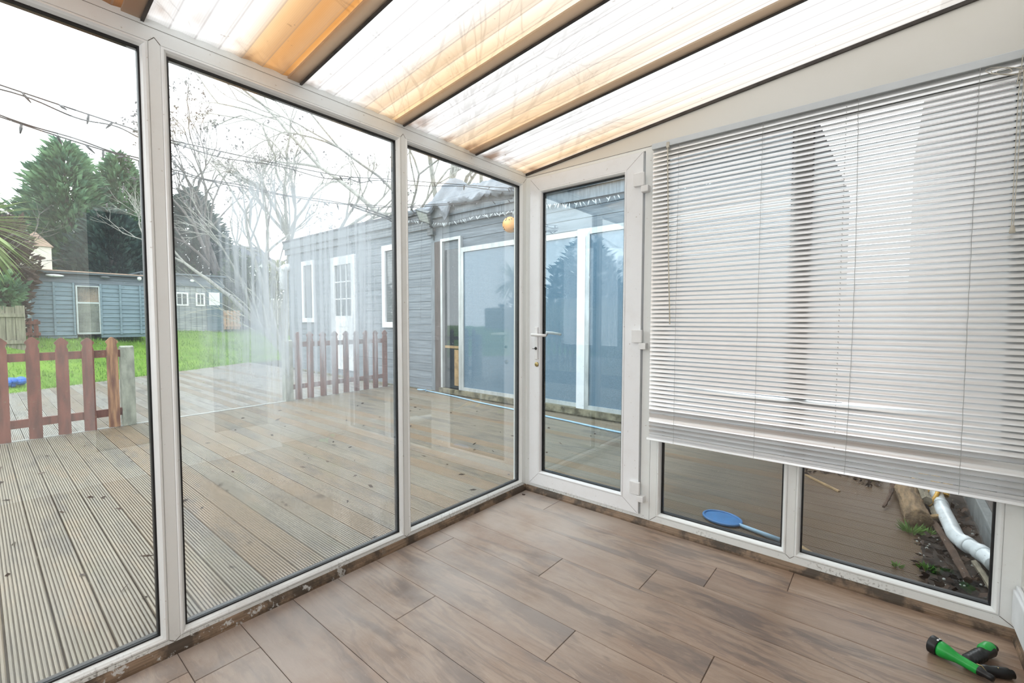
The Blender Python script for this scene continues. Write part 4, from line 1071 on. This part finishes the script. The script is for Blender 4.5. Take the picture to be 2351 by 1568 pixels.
def bare_tree(name, label, loc, stems, mtl, seed, depth=5, L0=1.5, r0=.09, spread=.55, leaves=None, leafn=0, gravity=0.0, ln=.8):
    rd = random.Random(seed); t = thing(name, label, 'tree', loc); b = MB(); tips = []
    def grow(p, d, L, r, k):
        n = 4; pts = [p]; dd = d.copy()
        for i in range(n):
            dd = (dd + Vector((rd.gauss(0, .10), rd.gauss(0, .10), rd.gauss(0, .06)+gravity))).normalized(); pts.append(pts[-1] + dd*L/n)
        b.tube(pts, [r*(1-.35*i/n) for i in range(n+1)], 6 if k > 2 else (4 if k > 0 else 3), cap=False)
        if k == 0: tips.append((pts[-1], dd)); return
        m = rd.choice((2, 3, 3)) if k > 1 else rd.choice((2, 3, 4))
        for j in range(m):
            q = pts[rd.choice((2, 3, 4, 4))] if j else pts[-1]
            ax = dd.orthogonal().normalized(); a = rd.uniform(0, 6.28); ax = ax*math.cos(a) + dd.cross(ax)*math.sin(a)
            nd = (dd + ax*spread*rd.uniform(.5, 1.25)).normalized()
            grow(q, nd, L*rd.uniform(.62, ln), r*rd.uniform(.50, .66), k-1)
    for d, L, r in stems: grow(Vector(loc), Vector(d).normalized(), L, r, depth)
    b.build('branches', mtl, t, smooth=True)
    if leaves:
        b = MB()
        for _ in range(leafn):
            p, d = rd.choice(tips)
            for j in range(rd.choice((1, 2, 3))): leaf_card(b, p + Vector((rd.gauss(0, .05), rd.gauss(0, .05), rd.gauss(0, .05))), Vector((rd.gauss(0,1), rd.gauss(0,1), rd.gauss(-.5,1))), rd.uniform(.07, .13), .03, rd)
        b.build('dead_leaves', leaves, t)
    return t
bare_tree('bare_tree', 'pale multi stemmed bare tree behind the misted pane left of the garden room', (-14.0, 4.35, .1), [((.0, -.05, 1), 2.6, .17), ((.05, -.55, 1), 2.3, .10), ((0, .32, 1), 2.4, .10), ((.2, -.2, 1), 2.7, .11)], BARK, 3, 5, spread=.5, leaves=DEADLEAF, leafn=260)
bare_tree('bare_tree', 'tall bare tree rising behind the torn tarpaulin on the garden room roof', (-9.0, 6.72, 0), [((.0, .0, 1), 3.5, .24), ((.12, .25, .9), 4.0, .13), ((-.05, -.28, 1), 4.1, .13), ((.05, .05, 1), 4.3, .12)], BARK, 8, 6, spread=.62)
bare_tree('bare_tree', 'twiggy bare tree with clinging dead leaves above the weathered shed', (-19.5, 4.9, .8), [((.05, -.1, 1), 3.4, .15), ((0, .35, 1), 3.3, .12), ((.1, -.35, 1), 3.2, .10)], BARKD, 5, 5, spread=.42, leaves=DEADLEAF, leafn=900)
bare_tree('bare_tree', 'thin dark bare tree at the far left edge under the string lights', (-13.5, -2.75, .3), [((0, -.05, 1), 1.5, .05), ((.1, .12, 1), 1.4, .04)], BARKD, 6, 4, spread=.5)
bare_tree('bare_shrub', 'shrub of long pale arching whips in front of the dark evergreen', (-15.6, 4.6, .45), [((.05, -.55, 1), 1.15, .024), ((0, -.8, .9), 1.15, .022), ((.1, -.3, 1), 1.25, .024), ((0, -1.0, .8), 1.1, .02), ((0, .1, 1), 1.1, .02)], WHIP, 15, 3, spread=.38, gravity=-.03, ln=.9)

def bush(name, label, loc, rad, mtl, seed, n=3500, L=(.10, .22)):
    rd = random.Random(seed); b = MB(); c = Vector(loc)
    for _ in range(n):
        d = Vector((rd.gauss(0,1), rd.gauss(0,1), rd.gauss(0,1))).normalized(); q = rd.random()**.4
        s = 1 + .35*mnoise.noise(d*2.1 + Vector((seed, 0, 0)))
        p = c + Vector((d.x*rad[0], d.y*rad[1], d.z*rad[2]))*q*s
        if p.z < c.z-rad[2]*.95: continue
        l = rd.uniform(*L); leaf_card(b, p, d + Vector((rd.gauss(0,.5), rd.gauss(0,.5), rd.gauss(.3,.5))), l, l*.28, rd)
    return tag(b.build(name, mtl), label, 'bush')
bush('shrub', 'russet brown shrub at the far left beside the shed', (-13.7, -2.02, 2.0), (.7, .62, 1.6), REDBUSH, 31, 4500)
bush('shrub', 'small green shrub in front of the russet one above the green grey fence', (-13.1, -1.95, 1.75), (.4, .35, .35), CON1, 32, 900)
bush('ivy_hedge', 'dull green ivy hedge between the weathered shed and the boundary fence', (-18.6, 4.8, 2.0), (.8, 1.0, 1.7), HEDGE, 33, 5000)
bush('shrub', 'yellow green shrub above the boundary fence', (-18.9, 6.5, 2.8), (.7, .8, .8), YELB, 34, 2200)
bush('shrub', 'small lime green shrub behind the orange fence section', (-17.6, 3.95, 1.35), (.3, .3, .6), YELB, 35, 800)
# strap leaved palm at the left edge
PT = thing('cordyline_palm', 'cordyline palm with long narrow pale green leaves poking in at the left edge', 'palm', (-6.5, -2.40, -.1))
b = MB(); c = Vector((-6.5, -2.36, 2.28)); rd = random.Random(17)
b2 = MB(); b2.tube([(-6.5, -2.40, -.1), (-6.5, -2.38, 1.2), c], [.09, .08, .07], 8); b2.build('trunk', BARKD, PT)
for k in range(170):
    a = rd.uniform(0, 6.28); e = rd.uniform(-.9, 1.1); d = Vector((math.cos(a)*math.cos(e), math.sin(a)*math.cos(e), math.sin(e))); L = rd.uniform(.6, .85)
    w = Vector((0,0,1)).cross(d).normalized()*.028; P = []
    for i in range(6):
        t = i/5; p = c + d*L*t + Vector((0,0,-.22*t*t*L)); ww = w*(1-t)**.6*(.6+t if t < .4 else 1)
        P += [p-ww, p+ww]
    b.add(P, [(2*i, 2*i+1, 2*i+3, 2*i+2) for i in range(5)])
b.build('leaves', STRAP, PT)

# ================================================================== ALLEY CLUTTER SEEN UNDER THE BLIND
DP = thing('drainpipe', 'white plastic drainpipe with an elbow lying on the soil by the brick wall', 'pipe', (2.2, 1.0, 0))
b = MB(); pp = smooth_path([(2.262, .62, .015), (2.235, .745, .012), (2.165, .885, .010), (2.150, 1.05, .012), (2.128, 1.45, .018), (2.112, 1.85, .035)], 40)
b.tube(pp, .036, 16); b.build('pipe', PIPEW, DP, smooth=True)
for i in (8, 13, 31):
    b = MB(); d = (pp[i+1]-pp[i]).normalized(); b.lathe(pp[i]-d*.022, d, [(0, .0365), (.002, .0405), (.042, .0405), (.044, .0365)], 16); b.build('collar', PIPEW, DP, smooth=True)
b = MB()
for k in range(3):
    P = [(2.065+.055*math.cos(a)+.012*k, 1.64+.09*math.sin(a)+.03*k, .055+.012*k+.045*math.sin(a+.6*k)) for a in [j*.35 for j in range(18)]]
    b.tube(P, .011, 8)
b.tube(smooth_path([(2.13, 1.72, .10), (2.135, 1.58, .085), (2.115, 1.45, .055), (2.075, 1.34, .02)], 16), .0115, 8)
tag(b.build('yellow_hose', YELH, smooth=True), 'coiled yellow hose beyond the white drainpipe', 'hose')
b = MB(); b.tube([(2.165, 1.60, .02), (2.18, 1.66, .075)], [.020, .026], 10); b.tube([(2.18, 1.66, .07), (2.20, 1.69, .08)], .010, 8)
tag(b.build('hose_fitting', YELH), 'yellow plastic fitting on the soil beside the brick wall', 'fitting')
b = MB(); b.tube([(2.035, 1.72, -.03), (2.045, 1.76, .20)], .012, 8); tag(b.build('marker_post', PIPEW), 'thin pale plastic stake standing by the hose coil', 'stake')
def rough_log(P, r, seed, n=12, amp=.25):
    b = MB(); pts = smooth_path(P, 24); rd = random.Random(seed); b.tube(pts, r, n)
    out = []
    for i, v in enumerate(b.v):
        k = i//n; c = pts[min(k, 24)]; v = Vector(v); s = 1 + amp*mnoise.noise(v*22 + Vector((seed, 0, 0))); out.append(tuple(c + (v-c)*s))
    b.v = out; return b
tag(rough_log([(1.955, 1.95, .0), (1.985, 1.55, .0), (2.02, 1.08, -.005)], [.062]*25, 1).build('rotten_log', LOG, smooth=True), 'thick rotting brown log lying at the edge of the deck', 'log')
b = rough_log([(2.02, 2.05, .09), (2.045, 1.65, .065), (2.068, 1.33, .045)], [.026]*25, 2, 6, .2); tag(b.build('plank_offcut', PLANKW), 'weathered plank with a sawn end resting on the log', 'plank')
b = rough_log([(2.075, 1.75, .01), (2.095, 1.35, .0), (2.108, 1.20, -.01)], [.020]*25, 3, 6, .2); tag(b.build('plank_offcut', PLANKW), 'narrow grey plank lying between the log and the white drainpipe', 'plank')
tag(rough_log([(1.925, 1.80, .03), (1.90, 1.50, .0), (1.865, 1.27, -.028)], [.012]*13+[.009]*12, 4, 6, .4).build('bark_stick', DSTICK), 'dark knobbly stick lying on the deck left of the log', 'stick')
tag(rough_log([(2.085, 1.16, -.02), (2.125, .85, -.022), (2.160, .47, -.025)], [.017]*25, 5, 6, .25).build('dark_batten', DSTICK), 'long dark batten on the soil running towards the window', 'batten')
tag(rough_log([(2.20, .66, -.01), (2.222, .50, -.015), (2.235, .36, -.02)], [.014]*25, 6, 5, .25).build('dark_batten', PLANKW), 'short grey batten on the soil under the pipe end', 'batten')
tag(rough_log([(2.04, 1.14, .0), (2.09, 1.17, .01), (2.145, 1.22, .02)], [.012, .013]*12+[.004], 7, 6, .3).build('wood_splinter', STICK), 'short pale wood splinter between the log end and the pipe', 'stick')
b = MB(); b.obox((1.515, 1.580, ZD+.006), Vector((.118, -.128, 0))*.95, Vector((.128, .118, 0)).normalized()*.008, (0,0,.005)); tag(b.build('wooden_lath', STICK, fix=True), 'thin pale wooden lath lying across the deck under the blind', 'stick')
b = MB(); b.obox((1.625, .30, ZD+.006), Vector((.10, -.09, 0)), Vector((.09, .10, 0)).normalized()*.012, (0,0,.005)); tag(b.build('wooden_lath', STICK, fix=True), 'pale lath end just outside the left corner of the lower right pane', 'stick')
# blue toy racquet
RQ = thing('toy_racquet', 'blue plastic toy racquet lying on the deck outside the left lower pane', 'racquet', (1.13, .46, ZD))
cx, cy = 1.125, .470; ang = math.atan2(-.09, .29); ca, sa = math.cos(ang), math.sin(ang)
el = [(cx + ca*.108*math.cos(a) - sa*.088*math.sin(a), cy + sa*.108*math.cos(a) + ca*.088*math.sin(a), ZD+.012) for a in [k*2*math.pi/28 for k in range(29)]]
b = MB(); b.tube(el, .008, 8, cap=False); b.build('rim', BLUEPL, RQ, smooth=True)
b = MB(); b.prism([(p[0], p[1], ZD+.009) for p in el[:-1]], (0, 0, .004)); b.build('face', BLUEPL, RQ, fix=True)
h0 = Vector((cx+ca*.108, cy+sa*.108, ZD+.012)); h1 = Vector((cx+ca*.33, cy+sa*.33, ZD+.016))
b = MB(); b.tube([h0, h0.lerp(h1, .5), h1], [.010, .012, .014], 8); b.build('handle', HOSEB, RQ, smooth=True)
# weeds, leaf litter
def tuft(label, x, y, z, r, n, seed, name='weed'):
    rd = random.Random(seed); b = MB()
    for _ in range(n):
        a = rd.uniform(0, 6.28); q = rd.random()*r*.5; d = Vector((math.cos(a), math.sin(a), rd.uniform(.5, 1.6)))
        leaf_card(b, Vector((x+q*math.cos(a), y+q*math.sin(a), z)), d, rd.uniform(.4, 1)*r, .0035, rd)
    return tag(b.build(name, TUFT), label, 'weed')
tuft('green grass tuft at the end of the rotting log', 1.985, .985, ZD, .075, 110, 1)
tuft('smaller green weed right of the tuft at the log end', 2.055, 1.03, ZD, .05, 70, 2)
tuft('small weed on the deck edge close to the window frame', 1.915, .47, ZD, .035, 30, 3)
tuft('small weed beside the dark batten near the window frame', 2.03, .52, ZD, .045, 45, 4)
tuft('weeds among the leaf litter at the far end of the alley', 1.80, 1.92, ZD, .10, 90, 5)
b = MB(); rd = random.Random(21)
for _ in range(900):
    if rd.random() < .62: x, y = rd.uniform(1.30, 2.0), 1.72 + rd.random()**1.2*.7
    else: x, y = rd.uniform(2.0, 2.26), rd.uniform(.1, 1.6)
    if y < 1.72+.14*math.sin(x*9) and x < 2.0: continue
    if abs(x-(2.02+(y-1.08)*-.075)) < .10 and y > 1.0: continue
    if abs(x-(2.26-(y-.62)*.30 if y < 1 else 2.15-(y-1)*.045)) < .05: continue
    leaf_card(b, Vector((x, y, ZD+rd.uniform(.0, .03))), Vector((rd.gauss(0,1), rd.gauss(0,1), rd.gauss(.1,.35))), rd.uniform(.02, .055), rd.uniform(.008, .018), rd)
tag(b.build('leaf_litter', DEB), 'dark brown leaf litter and twigs heaped at the end of the alley', 'leaf litter', kind='stuff')
b = MB(); rd = random.Random(22)
for _ in range(90):
    x, y = rd.uniform(2.0, 2.26), rd.uniform(.2, 1.5); s = rd.uniform(.003, .008); b.ell((x, y, -.045+rd.uniform(0, .01)), (s, s*1.3, s*.7), 6, 4)
tag(b.build('gravel', CONC), 'scattered pale pebbles on the dark soil by the wall', 'gravel', kind='stuff')
b = MB(); rd = random.Random(23)
for _ in range(120):
    x, y = rd.uniform(-4.3, -.15), rd.uniform(-2.6, 1.9); leaf_card(b, Vector((x, y, ZD+.003)), Vector((rd.gauss(0,1), rd.gauss(0,1), rd.uniform(0, .15))), rd.uniform(.02, .07), rd.uniform(.003, .012), rd)
tag(b.build('twig_litter', DEB), 'scattered twigs and leaf scraps on the near deck', 'litter', kind='stuff')

# ================================================================== LIGHT, CAMERA
w = bpy.data.worlds.new('sky'); S.world = w; w.use_nodes = True; nt = w.node_tree; nt.nodes.clear()
out = nt.nodes.new('ShaderNodeOutputWorld'); bg = nt.nodes.new('ShaderNodeBackground'); tc = nt.nodes.new('ShaderNodeTexCoord')
nz = nt.nodes.new('ShaderNodeTexNoise'); nz.inputs['Scale'].default_value = 2.2; nz.inputs['Detail'].default_value = 5
rp = nt.nodes.new('ShaderNodeMapRange'); rp.inputs['From Min'].default_value = .3; rp.inputs['From Max'].default_value = .7; rp.inputs['To Min'].default_value = .9; rp.inputs['To Max'].default_value = 1.08
mx = nt.nodes.new('ShaderNodeMix'); mx.data_type = 'RGBA'; mx.blend_type = 'MULTIPLY'; mx.inputs[0].default_value = 1; mx.inputs[6].default_value = (.93, .97, 1, 1)
nt.links.new(tc.outputs['Generated'], nz.inputs['Vector']); nt.links.new(nz.outputs[0], rp.inputs[0]); nt.links.new(rp.outputs[0], mx.inputs[7]); nt.links.new(mx.outputs[2], bg.inputs[0])
bg.inputs[1].default_value = 3.3; nt.links.new(bg.outputs[0], out.inputs[0])

cd_ = bpy.data.cameras.new('camera'); cam = bpy.data.objects.new('camera', cd_); COL.objects.link(cam)
cam.location = (1.839, -2.352, 1.140); cam.rotation_euler = (R(87.267), R(-.11), R(39.798))
cd_.sensor_width = 36; cd_.lens = 1029.6/2351*36; cd_.clip_start = .01; cd_.clip_end = 300
S.camera = cam
S.view_settings.view_transform = 'Standard'; S.view_settings.look = 'None'; S.view_settings.gamma = 1; S.view_settings.use_curve_mapping = False
S.view_settings.exposure = 0.36
cy = S.cycles
cy.use_denoising = True; cy.max_bounces = 12; cy.diffuse_bounces = 5; cy.glossy_bounces = 5; cy.transmission_bounces = 6; cy.transparent_max_bounces = 24
cy.caustics_reflective = False; cy.caustics_refractive = False; cy.sample_clamp_indirect = 6
